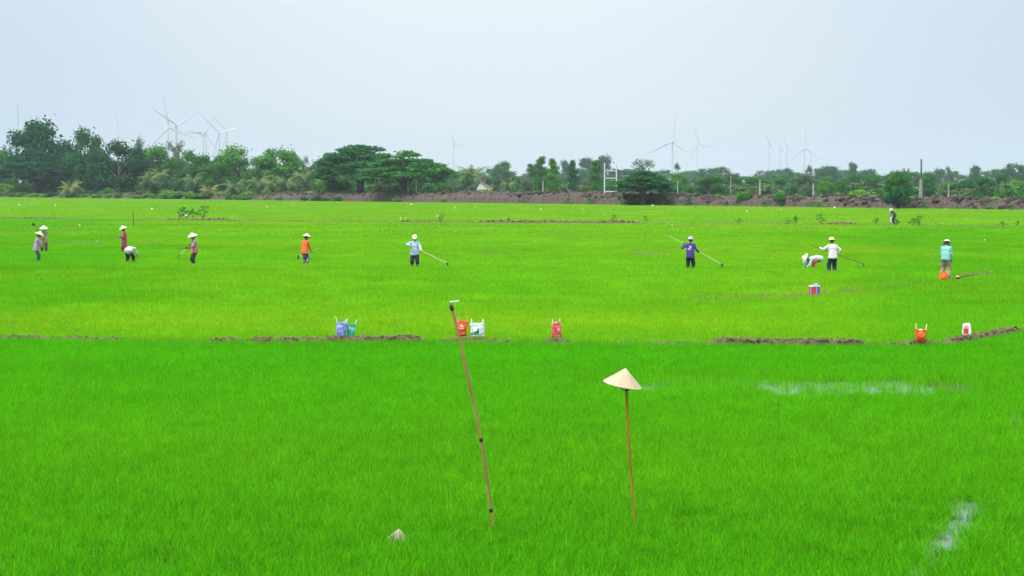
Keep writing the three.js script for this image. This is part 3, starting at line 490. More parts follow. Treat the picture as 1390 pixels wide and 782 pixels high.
{ // lattice mast
  const z = 1500, top = atDepth(24, 143, z), o = thing('lattice_mast', 'faint slim lattice mast standing up behind the trees beside the tallest tree', 'mast', V(top.x, 0, top.z));
  for (let k = 0; k < 3; k++) { const a = k * 2.094; part('leg', limb([V(Math.cos(a) * 0.9, 0, Math.sin(a) * 0.9), V(Math.cos(a) * 0.35, top.y, Math.sin(a) * 0.35)], [0.10, 0.07], 5), metalGrey, o); }
  const br = []; for (let i = 0; i < 30; i++) { const y0 = top.y * i / 30, y1 = top.y * (i + 1) / 30, r0 = 0.9 - 0.55 * i / 30; for (let k = 0; k < 3; k++) { const a = k * 2.094, b = a + 2.094; br.push(limb([V(Math.cos(a) * r0, y0, Math.sin(a) * r0), V(Math.cos(b) * r0, y1, Math.sin(b) * r0)], [0.04, 0.04], 3, false)); } }
  part('bracing', merge(br), metalGrey, o);
}
const postGeo = (w, h, w2 = w * 0.8) => { const g = new THREE.CylinderGeometry(w2 * 0.7, w * 0.7, h, 4, 6, false, Math.PI / 4).translate(0, h / 2, 0); return g; };
function postAt(px, top, base, wpx, k, label, group, mat = concrete) {
  const z = depthAt(px) * k, p = atDepth(px, base, z), h = atDepth(px, top, z).y, o = thing('concrete_post', label, 'post', V(p.x, 0, p.z), 0.2, group);
  wpx *= 0.8; part('shaft', postGeo(wpx * z / F, h), mat, o);
  part('cap', move(new THREE.BoxGeometry(wpx * z / F * 1.25, 0.12, wpx * z / F * 1.25), 0, h + 0.055, 0), mat, o);
}
for (const [px, top, base, w] of [[737, 246, 264, 2.2], [1031.5, 245, 267, 2.6], [1104, 250, 268, 2.6], [1287.5, 251, 270, 2.0]]) postAt(px, top, base, w, 1.008, 'plain pale concrete post standing on top of the soil dyke', 'pale posts on the dyke');
for (const [px, top, base, w] of [[554, 247, 261, 1.8], [565, 243, 262, 1.8]]) postAt(px, top, base, w, 1.012, 'slim pale post under the lighter rain tree', 'slim posts by the rain tree');
for (const [px, top, base, w] of [[920, 247, 262, 1.6], [992, 240, 266, 1.2]]) postAt(px, top, base, w, 1.1, 'thin pale post among trees behind the dyke, past the small rain tree', 'thin posts among the trees');
{ // utility pole: pale concrete with openings below, slim dark steel above
  const z = depthAt(1250) * 1.01, p = atDepth(1250, 268, z), top = atDepth(1250, 216, z).y, midY = atDepth(1250, 243, z).y, o = thing('utility_pole', 'tall utility pole, pale below and dark above, beside the rounded tree', 'pole', V(p.x, 0, p.z), 0.1);
  const w = 4.2 * z / F, shaft = new THREE.Shape([[-w / 2, 0], [w / 2, 0], [w * 0.36, midY], [-w * 0.36, midY]].map(([a, b]) => new THREE.Vector2(a, b)));
  for (let i = 0; i < 7; i++) { const y0 = 1.2 + i * (midY - 1.6) / 7, h = new THREE.Path(); h.moveTo(-w * 0.14, y0); h.lineTo(w * 0.14, y0); h.lineTo(w * 0.14, y0 + 0.3); h.lineTo(-w * 0.14, y0 + 0.3); shaft.holes.push(h); }
  part('shaft', new THREE.ExtrudeGeometry(shaft, { depth: w * 0.5, bevelEnabled: false }).translate(0, 0, -w * 0.25), concrete, o);
  part('extension', limb([V(0, midY - 0.3, 0), V(0, top, 0)], [w * 0.30, w * 0.24], 8), M(0.10, 0.09, 0.10, 0.7), o);
  for (const y of [top - 0.35, top - 0.9]) part('bracket', move(new THREE.BoxGeometry(w * 0.8, 0.08, w * 0.7), 0, y, 0), metalGrey, o);
}
{ // white H-shaped frame on the dyke
  const z = depthAt(829) * 1.008, at = (x, y) => atDepth(x, y, z), a = at(820.6, 262), b = at(836.8, 262), o = thing('post_frame', 'pale two-post frame with three crossbars on the dyke beside the small rain tree', 'frame', V((a.x + b.x) / 2, 0, a.z)), w = b.x - a.x, mat = M(0.62, 0.64, 0.64, 0.7);
  const h1 = at(820, 221).y, h2 = at(837, 224).y, t = 1.7 * z / F;
  part('post', move(postGeo(t, h1, t), -w / 2, 0, 0), mat, o); part('post', move(postGeo(t, h2, t), w / 2, 0, 0), mat, o);
  for (const [y, th] of [[232, 1.1], [241.8, 1.2], [260, 1.6]]) part('crossbar', move(new THREE.BoxGeometry(w - t * 0.9, th * z / F, t * 0.6), 0, at(829, y).y, 0), mat, o);
}
{ // hut with a grey thatched lean-to and a white gable
  const k = 1.05, z = depthAt(650) * k, at = (x, y) => { const p = atDepth(x, y, z); return p; }, c = at(656, 262), o = thing('farm_hut', 'low hut with white gable, pinkish roof edge and grey thatch beside the tall palm', 'house', V(c.x, 0, c.z)), S = z / F, ground = 0;
  const eave = at(656, 257).y, ridge = at(650, 246.6).y, white = M(0.66, 0.66, 0.64, 0.9), pink = M(0.55, 0.30, 0.27, 0.8), thatch = M(0.30, 0.27, 0.24, 0.95, { map: grainMap(64, [0.5, 0.5, 0.5], [1, 1, 1], 0.4, 0.08) });
  const gable = new THREE.Shape([[-4 * S, 0], [12 * S, 0], [12 * S, eave], [-4 * S, ridge - 0.1], [-9 * S, eave]].map(([x, y]) => new THREE.Vector2(x, y)));
  part('wall', new THREE.ExtrudeGeometry(gable, { depth: 5, bevelEnabled: false }).translate(0, 0, -5), white, o);
  const slab = (x0, y0, x1, y1, mat, name, d0 = 0.35, d1 = -5.4, th = 0.12) => { const g = new THREE.Shape([[x0, y0], [x1, y1], [x1, y1 + th], [x0, y0 + th]].map(([x, y]) => new THREE.Vector2(x, y))); part(name, new THREE.ExtrudeGeometry(g, { depth: d0 - d1, bevelEnabled: false }).translate(0, 0, d1), mat, o); };
  slab(-4 * S, ridge, 13 * S, eave - 0.05, pink, 'roof'); slab(-28 * S, at(628, 261).y, -4.4 * S, ridge - 0.12, thatch, 'thatch', 0.2, -5.2, 0.25);
  part('door', move(new THREE.BoxGeometry(0.9, 1.9, 0.06), 4 * S, 0.95, 0.032), M(0.10, 0.07, 0.05), o);
  for (const [x, y] of [[-26, 0], [-17, 0]]) part('post', limb([V(x * S, 0, 0), V(x * S, 1.4 + (x + 28) * 0.1, 0)], [0.06, 0.05], 6), barkMats.grey, o);
}
function farHouse(px, top, base, wpx, k, label, roofColor) {
  const z = depthAt(px) * k, c = atDepth(px, base, z), S = z / F, w = wpx * S, h = Math.max(2.4, atDepth(px, top, z).y), o = thing('far_house', label, 'house', V(c.x, 0, c.z));
  part('wall', move(new THREE.BoxGeometry(w, h * 0.8, 5), 0, h * 0.4, 0), M(0.64, 0.63, 0.58), o);
  const r = new THREE.Shape([[-w * 0.58, 0], [w * 0.58, 0], [0, h * 0.26]].map(([x, y]) => new THREE.Vector2(x, y)));
  part('roof', new THREE.ExtrudeGeometry(r, { depth: 5.6, bevelEnabled: false }).translate(0, h * 0.8 + 0.003, -2.8), roofColor, o);
  part('door', move(new THREE.BoxGeometry(0.9, 1.9, 0.06), w * 0.15, 0.95, 2.533), M(0.1, 0.16, 0.2), o);
  part('window', move(new THREE.BoxGeometry(0.8, 0.8, 0.06), -w * 0.25, 1.5, 2.533), M(0.1, 0.12, 0.14, 0.3), o);
}
farHouse(773, 248, 262, 8, 1.5, 'small cream house half hidden behind the slender trees', M(0.45, 0.42, 0.40));
farHouse(1242, 255, 268, 8, 1.35, 'small white-walled house showing beside the rounded tree and tall pole', M(0.6, 0.6, 0.6));

// ------------------------------------------------------------------ people
function surfaceNets(f, lo, hi, h) {
  const nx = Math.ceil((hi.x - lo.x) / h) + 2, ny = Math.ceil((hi.y - lo.y) / h) + 2, nz = Math.ceil((hi.z - lo.z) / h) + 2, v = new Float32Array(nx * ny * nz), at = (i, j, k) => (k * ny + j) * nx + i;
  for (let k = 0; k < nz; k++) for (let j = 0; j < ny; j++) for (let i = 0; i < nx; i++) v[at(i, j, k)] = f(lo.x + (i - 0.5) * h, lo.y + (j - 0.5) * h, lo.z + (k - 0.5) * h);
  const id = new Int32Array(nx * ny * nz).fill(-1), pos = [], idx = [];
  const E = [[0, 1], [2, 3], [4, 5], [6, 7], [0, 2], [1, 3], [4, 6], [5, 7], [0, 4], [1, 5], [2, 6], [3, 7]];
  for (let k = 0; k < nz - 1; k++) for (let j = 0; j < ny - 1; j++) for (let i = 0; i < nx - 1; i++) {
    const c = []; let inside = 0; for (let q = 0; q < 8; q++) { const d = v[at(i + (q & 1), j + ((q >> 1) & 1), k + (q >> 2))]; c.push(d); if (d < 0) inside++; }
    if (!inside || inside === 8) continue;
    let x = 0, y = 0, z = 0, n = 0;
    for (const [a, b] of E) if ((c[a] < 0) !== (c[b] < 0)) { const t = c[a] / (c[a] - c[b]); x += (a & 1) + ((b & 1) - (a & 1)) * t; y += ((a >> 1) & 1) + (((b >> 1) & 1) - ((a >> 1) & 1)) * t; z += (a >> 2) + ((b >> 2) - (a >> 2)) * t; n++; }
    id[at(i, j, k)] = pos.length / 3; pos.push(lo.x + (i - 0.5 + x / n) * h, lo.y + (j - 0.5 + y / n) * h, lo.z + (k - 0.5 + z / n) * h);
  }
  for (let k = 1; k < nz - 1; k++) for (let j = 1; j < ny - 1; j++) for (let i = 1; i < nx - 1; i++) {
    const s = v[at(i, j, k)] < 0, quad = (a, b, c, d, flip) => { if (a < 0 || b < 0 || c < 0 || d < 0) return; flip ? idx.push(a, c, b, a, d, c) : idx.push(a, b, c, a, c, d); };
    if (s !== v[at(i + 1, j, k)] < 0) quad(id[at(i, j - 1, k - 1)], id[at(i, j, k - 1)], id[at(i, j, k)], id[at(i, j - 1, k)], !s);
    if (s !== v[at(i, j + 1, k)] < 0) quad(id[at(i - 1, j, k - 1)], id[at(i - 1, j, k)], id[at(i, j, k)], id[at(i, j, k - 1)], !s);
    if (s !== v[at(i, j, k + 1)] < 0) quad(id[at(i - 1, j - 1, k)], id[at(i, j - 1, k)], id[at(i, j, k)], id[at(i - 1, j, k)], !s);
  }
  const g = new THREE.BufferGeometry(); g.setAttribute('position', new THREE.Float32BufferAttribute(pos, 3)); g.setIndex(idx); g.computeVertexNormals(); return g;
}
// bone: a, b, ra, rb, optional clip (flat end at b); fields joined by a smooth minimum
const bone = (a, b, ra, rb, clip = false) => ({ ax: a.x, ay: a.y, az: a.z, dx: b.x - a.x, dy: b.y - a.y, dz: b.z - a.z, ra, rb, clip, l2: Math.max(1e-9, a.distanceToSquared(b)) });
const field = (bones, k) => (x, y, z) => {
  let d = 1e3;
  for (const b of bones) {
    const px = x - b.ax, py = y - b.ay, pz = z - b.az, tt = (px * b.dx + py * b.dy + pz * b.dz) / b.l2, t = tt < 0 ? 0 : tt > 1 ? 1 : tt;
    const ex = px - t * b.dx, ey = py - t * b.dy, ez = pz - t * b.dz; let e = Math.sqrt(ex * ex + ey * ey + ez * ez) - (b.ra + (b.rb - b.ra) * t);
    if (b.clip) e = Math.max(e, (tt - 1) * Math.sqrt(b.l2));
    const m = Math.max(0, k - Math.abs(d - e)) / k; d = Math.min(d, e) - m * m * k * 0.25;
  }
  return d;
};
const boxOf = (bones, pad) => { const lo = V(9, 9, 9), hi = V(-9, -9, -9); for (const b of bones) for (const t of [0, 1]) { const p = V(b.ax + b.dx * t, b.ay + b.dy * t, b.az + b.dz * t), r = Math.max(b.ra, b.rb) + pad; lo.min(p.clone().addScalar(-r)); hi.max(p.clone().addScalar(r)); } return [lo, hi]; };
const skin = (bones, k, cell) => { const [lo, hi] = boxOf(bones, cell * 2); return surfaceNets(field(bones, k), lo, hi, cell); };
const ik = (a, c, l1, l2, pole) => { const d = c.clone().sub(a); let L = d.length(); if (L > (l1 + l2) * 0.995) { d.multiplyScalar((l1 + l2) * 0.995 / L); L = (l1 + l2) * 0.995; } const u = d.clone().normalize(), x = (l1 * l1 - l2 * l2 + L * L) / (2 * L), h = Math.sqrt(Math.max(0, l1 * l1 - x * x)), n = pole.clone().addScaledVector(u, -pole.dot(u)).normalize(); return [a.clone().addScaledVector(u, x).addScaledVector(n, h), a.clone().add(d)]; };
const skinMat = new THREE.MeshStandardMaterial({ color: lin(1, 1, 1), vertexColors: true, roughness: 0.6 });
const SKIN = [0.30, 0.165, 0.105];
const paint = (g, fn) => { const p = g.attributes.position, c = new Float32Array(p.count * 3); for (let i = 0; i < p.count; i++) { const q = fn(p.getX(i), p.getY(i), p.getZ(i)); c.set(q, i * 3); } g.setAttribute('color', new THREE.BufferAttribute(c, 3)); return g; };
const straw = new THREE.MeshStandardMaterial({ color: lin(0.80, 0.70, 0.54), map: grainMap(128, [0.8, 0.78, 0.74], [1, 1, 1], 0.02, 0.5), roughness: 0.8 });
const hatGeos = {
  cone: (() => { const pr = [[0.212, 0], [0.217, 0.004], [0.11, 0.082], [0.012, 0.158], [0, 0.162], [0, 0.156], [0.108, 0.076], [0.212, 0]].map(([x, y]) => new THREE.Vector2(x, y)); return new THREE.LatheGeometry(pr, 32).translate(0, -0.005, 0); })(),
  bucket: new THREE.LatheGeometry([[0.168, -0.045], [0.172, -0.04], [0.112, 0.012], [0.104, 0.075], [0.085, 0.1], [0, 0.108], [0, 0.1], [0.08, 0.092], [0.098, 0.07], [0.105, 0.01], [0.168, -0.045]].map(([x, y]) => new THREE.Vector2(x, y)), 24),
  cap: merge([new THREE.LatheGeometry([[0.113, 0], [0.111, 0.05], [0.085, 0.095], [0, 0.115], [0, 0.108], [0.08, 0.09], [0.106, 0.05], [0.108, 0]].map(([x, y]) => new THREE.Vector2(x, y)), 24), (() => { const s = new THREE.Shape(); s.absellipse(0, 0.1, 0.085, 0.085, 0, Math.PI); s.lineTo(-0.085, 0.02); s.lineTo(0.085, 0.02); return new THREE.ExtrudeGeometry(s, { depth: 0.006, bevelEnabled: false }).rotateX(Math.PI / 2).translate(0, 0.008, 0); })()]),
};
const handAt = (wrist, dir, palmN, side, curl) => {   // five fingers, curled by "curl"; dir = towards the fingertips, palmN = out of the palm
  const d = dir.clone().normalize(), n = palmN.clone().addScaledVector(d, -palmN.dot(d)).normalize(), s = d.clone().cross(n).multiplyScalar(side), P = (a, b, c) => wrist.clone().addScaledVector(d, a).addScaledVector(s, b).addScaledVector(n, c), bones = [];
  bones.push(bone(P(-0.03, 0, 0), P(0.02, 0, 0), 0.024, 0.024)); for (const o of [-0.026, -0.009, 0.009, 0.026]) bones.push(bone(P(0.01, o * 0.6, 0), P(0.085, o, 0), 0.014, 0.011));
  [[-0.029, 0.85], [-0.010, 1], [0.010, 0.95], [0.029, 0.75]].forEach(([o, L]) => { let x = 0.085, c = 0, th = curl * 0.5; const q = [P(x, o, c)]; for (const l of [0.042, 0.027, 0.021]) { x += Math.cos(th) * l * L; c += Math.sin(th) * l * L; th += curl * 0.9; q.push(P(x, o, c)); } for (let i = 0; i < 3; i++) bones.push(bone(q[i], q[i + 1], 0.0092 - i * 0.0006, 0.0086 - i * 0.0008)); });
  const t = [P(0.02, -0.022, 0.004), P(0.05, -0.048, 0.014 + 0.01 * curl), P(0.078, -0.05 + 0.012 * curl, 0.02 + 0.018 * curl), P(0.098, -0.045 + 0.02 * curl, 0.024 + 0.022 * curl)]; for (let i = 0; i < 3; i++) bones.push(bone(t[i], t[i + 1], 0.0125 - i * 0.0015, 0.011 - i * 0.0015));
  return skin(bones, 0.008, 0.0042);
};
/* pose: yaw (0 faces the camera), lean in degrees, hands as wrist targets in the body's own axes (x to its left, y up, z forward) */
function person(label, at, o) {
  const H = o.height ?? 1.62, s = H / 1.66, P = thing('person', label, 'person', at, o.yaw, o.group), lean = (o.lean ?? 4) * D2, bendUp = (o.round ?? 0) * D2;
  const hipY = (o.hip ?? 0.88) * s, pelvis = V(0, hipY, -(o.back ?? 0.22 * Math.sin(lean)) * s), up = V(0, Math.cos(lean), Math.sin(lean)), up2 = V(0, Math.cos(lean + bendUp), Math.sin(lean + bendUp));
  const waist = pelvis.clone().addScaledVector(up, 0.16 * s), chest = waist.clone().addScaledVector(up2, 0.20 * s), neck = chest.clone().addScaledVector(up2, 0.17 * s);
  const hp = (o.nod ?? 10) * D2, headUp = V(0, Math.cos(lean * 0.8 + bendUp + hp), Math.sin(lean * 0.8 + bendUp + hp)), head = neck.clone().addScaledVector(headUp, 0.17 * s).add(V(0, 0.0, 0.015)), headTurn = o.turn ?? 0;
  const X = V(1, 0, 0), sh = [1, -1].map((k) => neck.clone().addScaledVector(up2, -0.055 * s).addScaledVector(X, k * 0.165 * s));
  const arms = [[o.left, 1], [o.right, -1]].map(([t, k], i) => { const [e, w] = ik(sh[i], V(...t), 0.275 * s, 0.25 * s, V(...(k > 0 ? o.poleL ?? [0.5, -1, -0.6] : o.poleR ?? [-0.5, -1, -0.6]))); return { s: sh[i], e, w, k }; });
  const legs = [1, -1].map((k, i) => { const hip = pelvis.clone().add(V(k * 0.088 * s, -0.03, 0)), f = (o.feet ?? [[0.12, 0.02], [-0.12, -0.04]])[i], [kn, an] = ik(hip, V(f[0], 0.075, f[1]), 0.41 * s, 0.41 * s, V(k * 0.15, 0, 1)); return { h: hip, k: kn, a: an, t: an.clone().add(V(k * 0.03, -0.04, 0.15)) }; });
  const torso = (p, clipHem) => [bone(pelvis.clone().add(V(-0.07 * s, 0, 0)), pelvis.clone().add(V(0.07 * s, 0, 0)), 0.105 * s + p, 0.105 * s + p), bone(pelvis, waist, 0.115 * s + p, 0.112 * s + p), bone(waist.clone().add(V(-0.045 * s, 0, 0)), chest.clone().add(V(-0.075 * s, 0, 0)), 0.095 * s + p, 0.105 * s + p), bone(waist.clone().add(V(0.045 * s, 0, 0)), chest.clone().add(V(0.075 * s, 0, 0)), 0.095 * s + p, 0.105 * s + p), bone(chest, neck.clone().addScaledVector(up2, -0.06 * s), 0.11 * s + p, 0.07 * s + p), bone(sh[0], sh[1], 0.055 * s + p, 0.055 * s + p)];
  const body = [...torso(0), bone(neck.clone().addScaledVector(up2, -0.04), head, 0.052 * s, 0.05 * s)];
  for (const a of arms) body.push(bone(a.s, a.e, 0.05 * s, 0.04 * s), bone(a.e, a.w, 0.041 * s, 0.026 * s));
  for (const l of legs) body.push(bone(l.h, l.k, 0.085 * s, 0.056 * s), bone(l.k, l.k.clone().lerp(l.a, 0.3), 0.055 * s, 0.055 * s), bone(l.k.clone().lerp(l.a, 0.3), l.a, 0.055 * s, 0.036 * s), bone(l.a, l.t, 0.038, 0.028));
  // head in its own axes, then set on the neck
  const hb = [bone(V(0, 0.035, -0.015), V(0, 0.04, 0.005), 0.088, 0.086), bone(V(0, -0.02, 0.01), V(0, -0.068, 0.045), 0.07, 0.042), bone(V(-0.03, -0.01, 0.045), V(0.03, -0.01, 0.045), 0.045, 0.045), bone(V(0, 0.015, 0.088), V(0, -0.018, 0.104), 0.009, 0.014), bone(V(-0.018, -0.052, 0.078), V(0.018, -0.052, 0.078), 0.012, 0.012), bone(V(-0.082, 0.015, -0.005), V(-0.088, -0.025, -0.002), 0.016, 0.011), bone(V(0.082, 0.015, -0.005), V(0.088, -0.025, -0.002), 0.016, 0.011), bone(V(-0.04, 0.03, 0.07), V(0.04, 0.03, 0.07), 0.014, 0.014)];
  const q = new THREE.Quaternion().setFromEuler(new THREE.Euler(lean * 0.6 + bendUp * 0.8 + hp, headTurn, o.tilt ?? 0, 'YXZ')), place = (g) => { g.applyQuaternion(q); g.translate(head.x, head.y, head.z); return g; };
  const hg = paint(skin(hb, 0.02, 0.0065), (x, y, z) => z > 0.06 && Math.abs(y - 0.012) < 0.009 && Math.abs(Math.abs(x) - 0.032) < 0.013 ? [0.03, 0.02, 0.02] : z > 0.07 && Math.abs(y + 0.052) < 0.007 && Math.abs(x) < 0.026 ? [0.25, 0.09, 0.07] : SKIN);
  const geos = [paint(skin(body, 0.035, 0.019), () => SKIN), place(hg)];
  for (const a of arms) { const dir = V(...((a.k > 0 ? o.fingersL : o.fingersR) ?? [0, -0.3, 1])), pn = V(...((a.k > 0 ? o.palmL : o.palmR) ?? [-a.k, -0.3, 0])); geos.push(paint(handAt(a.w, dir, pn, a.k, o.curl ?? 1.2), () => o.gloves ?? SKIN)); }
  part('body', merge(geos), skinMat, P);
  if (o.hair !== false) part('hair', place(skin([bone(V(0, 0.045, -0.022), V(0, 0.05, 0.0), 0.092, 0.09), bone(V(0, 0, -0.05), V(0, -0.06, -0.045), 0.065, 0.045)], 0.02, 0.009)), M(0.02, 0.017, 0.015, 0.6), P);
  // clothes: loose shells round the same bones, cut flat at cuff and hem
  const p = 0.020 * s, long = o.shirtLong ?? 0, shirt = torso(p), hem = pelvis.clone().addScaledVector(up, -(0.10 + long) * s).add(V(0, 0, long * 0.2));
  shirt.push(bone(waist.clone().add(V(-0.055 * s, 0, 0)), hem.clone().add(V(-0.07 * s, 0, 0)), 0.115 * s + p, 0.125 * s + p, true), bone(waist.clone().add(V(0.055 * s, 0, 0)), hem.clone().add(V(0.07 * s, 0, 0)), 0.115 * s + p, 0.125 * s + p, true), bone(neck.clone().addScaledVector(up2, -0.05), neck.clone().addScaledVector(up2, 0.025), 0.075 * s, 0.062 * s, true));
  for (const a of arms) { const f = o.sleeve ?? 0.93; shirt.push(bone(a.s, a.e, 0.066 * s, 0.056 * s), bone(a.e, a.e.clone().lerp(a.w, f), 0.056 * s, 0.044 * s, true)); }
  const wr = (g, amp = 0.006) => { const ps = g.attributes.position; for (let i = 0; i < ps.count; i++) { const x = ps.getX(i), y = ps.getY(i), z = ps.getZ(i), n = (noise2(x * 17 + y * 9, y * 15 + z * 13) - 0.5) * 2 * amp, nn = g.attributes.normal; ps.setXYZ(i, x + nn.getX(i) * n, y + nn.getY(i) * n, z + nn.getZ(i) * n); } g.computeVertexNormals(); return g; };
  const cloth = (name, bones, c, fn) => { const g = wr(skin(bones, 0.03, 0.017), 0.012); g.setAttribute('uv', new THREE.Float32BufferAttribute(new Float32Array(g.attributes.position.count * 2), 2)); if (fn) paint(g, fn); return part(name, g, fn ? new THREE.MeshStandardMaterial({ vertexColors: true, roughness: 0.9 }) : M(...c, 0.9), P); };
  cloth('shirt', shirt, o.shirt, o.shirtPrint);
  const tr = [bone(pelvis.clone().add(V(-0.07 * s, 0, 0)), pelvis.clone().add(V(0.07 * s, 0, 0)), 0.112 * s, 0.112 * s), bone(pelvis, waist, 0.12 * s, 0.112 * s, true)];
  for (const l of legs) { const f = o.legLength ?? 0.95, w = o.baggy ?? 0.016; tr.push(bone(l.h, l.k, 0.092 * s + w * 0.6, 0.066 * s + w)); if (f > 0) tr.push(bone(l.k, l.k.clone().lerp(l.a, f), 0.066 * s + w, 0.052 * s + w, true)); }
  cloth('trousers', tr, o.trousers, o.trouserPrint);
  if (o.band) cloth('waist_cloth', [bone(pelvis.clone().addScaledVector(up, -0.06), pelvis.clone().addScaledVector(up, 0.06), 0.165 * s, 0.16 * s), bone(pelvis.clone().add(V(-0.06, -0.02, 0)), pelvis.clone().add(V(0.06, -0.02, 0)), 0.15 * s, 0.15 * s)], o.band);
  if (o.wrap) { const g = place(skin([bone(V(0, -0.02, 0.012), V(0, -0.07, 0.04), 0.084, 0.058), bone(V(0, -0.04, -0.02), V(0, -0.13, -0.03), 0.088, 0.085), bone(V(0, 0.03, -0.02), V(0, 0, -0.02), 0.098, 0.094)], 0.02, 0.010)); part('head_cloth', g, M(...o.wrap, 0.9), P); }
  if (o.hat) { const g = hatGeos[o.hat.kind].clone(); if (o.hat.kind === 'cone') g.scale(1.16, 1.16, 1.16); else g.scale(1.06, 1.06, 1.06); g.rotateX(o.hat.pitch ?? 0.05); g.translate(0, o.hat.lift ?? (o.hat.kind === 'cone' ? 0.045 : 0.055), -0.005); const m = o.hat.kind === 'cone' ? straw.clone() : M(...o.hat.color, 0.85); m.color.setRGB(...o.hat.color); part('hat', place(g), m, P); }
  return { hand: (k) => P.localToWorld((k > 0 ? arms[0] : arms[1]).w.clone()), group: P };
}
const CANOPY = 0.19;
const standing = (px, y, level = CANOPY) => onLevel(px, y, level).setY(-0.10);
const local = (at, yaw, w) => w.clone().sub(at).applyAxisAngle(V(0, 1, 0), -yaw).toArray();
const bamboo = new THREE.MeshStandardMaterial({ color: lin(0.80, 0.68, 0.36), map: grainMap(64, [0.72, 0.7, 0.62], [1, 1, 1], 0.2, 0.04), roughness: 0.6 });
const darkWood = new THREE.MeshStandardMaterial({ color: lin(0.20, 0.125, 0.06), map: grainMap(64, [0.6, 0.6, 0.55], [1, 1, 1], 0.25, 0.04), roughness: 0.75 });
const iron = M(0.05, 0.05, 0.05, 0.5, { metalness: 0.6 });
const bladeShape = (w, l) => { const s = new THREE.Shape([[-w * 0.35, 0], [w * 0.35, 0], [w * 0.5, l], [-w * 0.5, l]].map(([x, y]) => new THREE.Vector2(x, y))); return new THREE.ExtrudeGeometry(s, { depth: 0.006, bevelEnabled: true, bevelSize: 0.003, bevelThickness: 0.002, bevelSegments: 1 }); };
// hoe: a long handle a -> b with the iron at b, its blade hanging by "hang"
function hoe(label, a, b, mat, r = 0.017, hang = V(0, -1, 0), size = 0.17) {
  const o = thing('hoe', label, 'hoe', b.clone()), A = a.clone().sub(b), n = 6, pts = [], rad = [];
  for (let i = 0; i <= n; i++) { pts.push(A.clone().multiplyScalar(1 - i / n).add(V(rr(-1, 1), rr(-1, 1), 0).multiplyScalar(i && i < n ? 0.006 : 0))); rad.push(r * (0.85 + 0.3 * i / n)); }
  part('handle', limb(pts, rad, 8), mat, o);
  const d = A.clone().normalize().negate(), bl = part('blade', bladeShape(size * 0.9, size), iron, o); bl.quaternion.setFromUnitVectors(V(0, 1, 0), hang.clone().addScaledVector(d, -0.2).normalize()); bl.position.copy(d.clone().multiplyScalar(-0.03));
  part('socket', limb([d.clone().multiplyScalar(-0.09), d.clone().multiplyScalar(0.02)], [r * 1.3, r * 1.7], 8), iron, o);
  return o;
}
// 1 lilac shirt, turned aside and away
{ const at = standing(50, 352); person('person in lilac shirt, teal trousers and conical hat, hands held in front', at, { yaw: 1.9, lean: 12, nod: 12, height: 1.60, left: [0.10, 0.80, 0.38], right: [-0.10, 0.78, 0.38], shirt: [0.40, 0.24, 0.42], trousers: [0.02, 0.085, 0.105], hat: { kind: 'cone', color: [0.80, 0.72, 0.62] }, gloves: [0.08, 0.05, 0.05], shirtLong: 0.04 }); }
// 2 olive, facing the camera
{ const at = standing(60, 340), z = -at.z, a = atDepth(46.5, 304, z - 0.25), b = atDepth(63, 335, z - 0.35);
  person('person in olive clothes, conical hat and tan face cloth, one elbow out', at, { yaw: 0.15, lean: 5, nod: 6, height: 1.60, left: [0.16, 0.84, 0.24], right: local(at, 0.15, a.clone().lerp(b, 0.60)), poleL: [1, -0.1, -0.6], shirt: [0.25, 0.25, 0.12], trousers: [0.09, 0.045, 0.045], shirtLong: 0.14, wrap: [0.45, 0.37, 0.19], hat: { kind: 'cone', color: [0.80, 0.74, 0.62] } });
  hoe('dark hoe held upright across the body of the olive clothed person', b, a, darkWood, 0.015, V(-1, 0.2, 0.3), 0.15); }
// 3 crimson coat, facing left
{ const at = standing(169, 341); person('person in crimson long jacket and conical hat with forearms raised', at, { yaw: -1.25, lean: 3, nod: 8, height: 1.62, left: [0.12, 1.08, 0.30], right: [-0.10, 1.12, 0.30], shirt: [0.50, 0.03, 0.11], trousers: [0.20, 0.02, 0.05], shirtLong: 0.26, hat: { kind: 'cone', color: [0.85, 0.72, 0.46], pitch: 0.15 }, shirtPrint: (x, y, z) => z > 0.09 && y < 1.12 ? [0.05, 0.07, 0.12] : [0.50, 0.03, 0.11] }); }
// 4 bent over, seen from behind
{ const at = standing(176.5, 353.5); person('person bent forward in white shirt and black trousers, seen from behind', at, { yaw: Math.PI - 0.15, lean: 62, round: 22, hip: 0.79, back: 0.24, nod: 25, height: 1.62, left: [0.22, 0.55, 0.50], right: [-0.22, 0.52, 0.50], fingersL: [0, -1, 0.3], fingersR: [0, -1, 0.3], shirt: [0.62, 0.60, 0.60], trousers: [0.022, 0.028, 0.03], feet: [[0.17, 0.04], [-0.17, 0.0]], baggy: 0.025 }); }
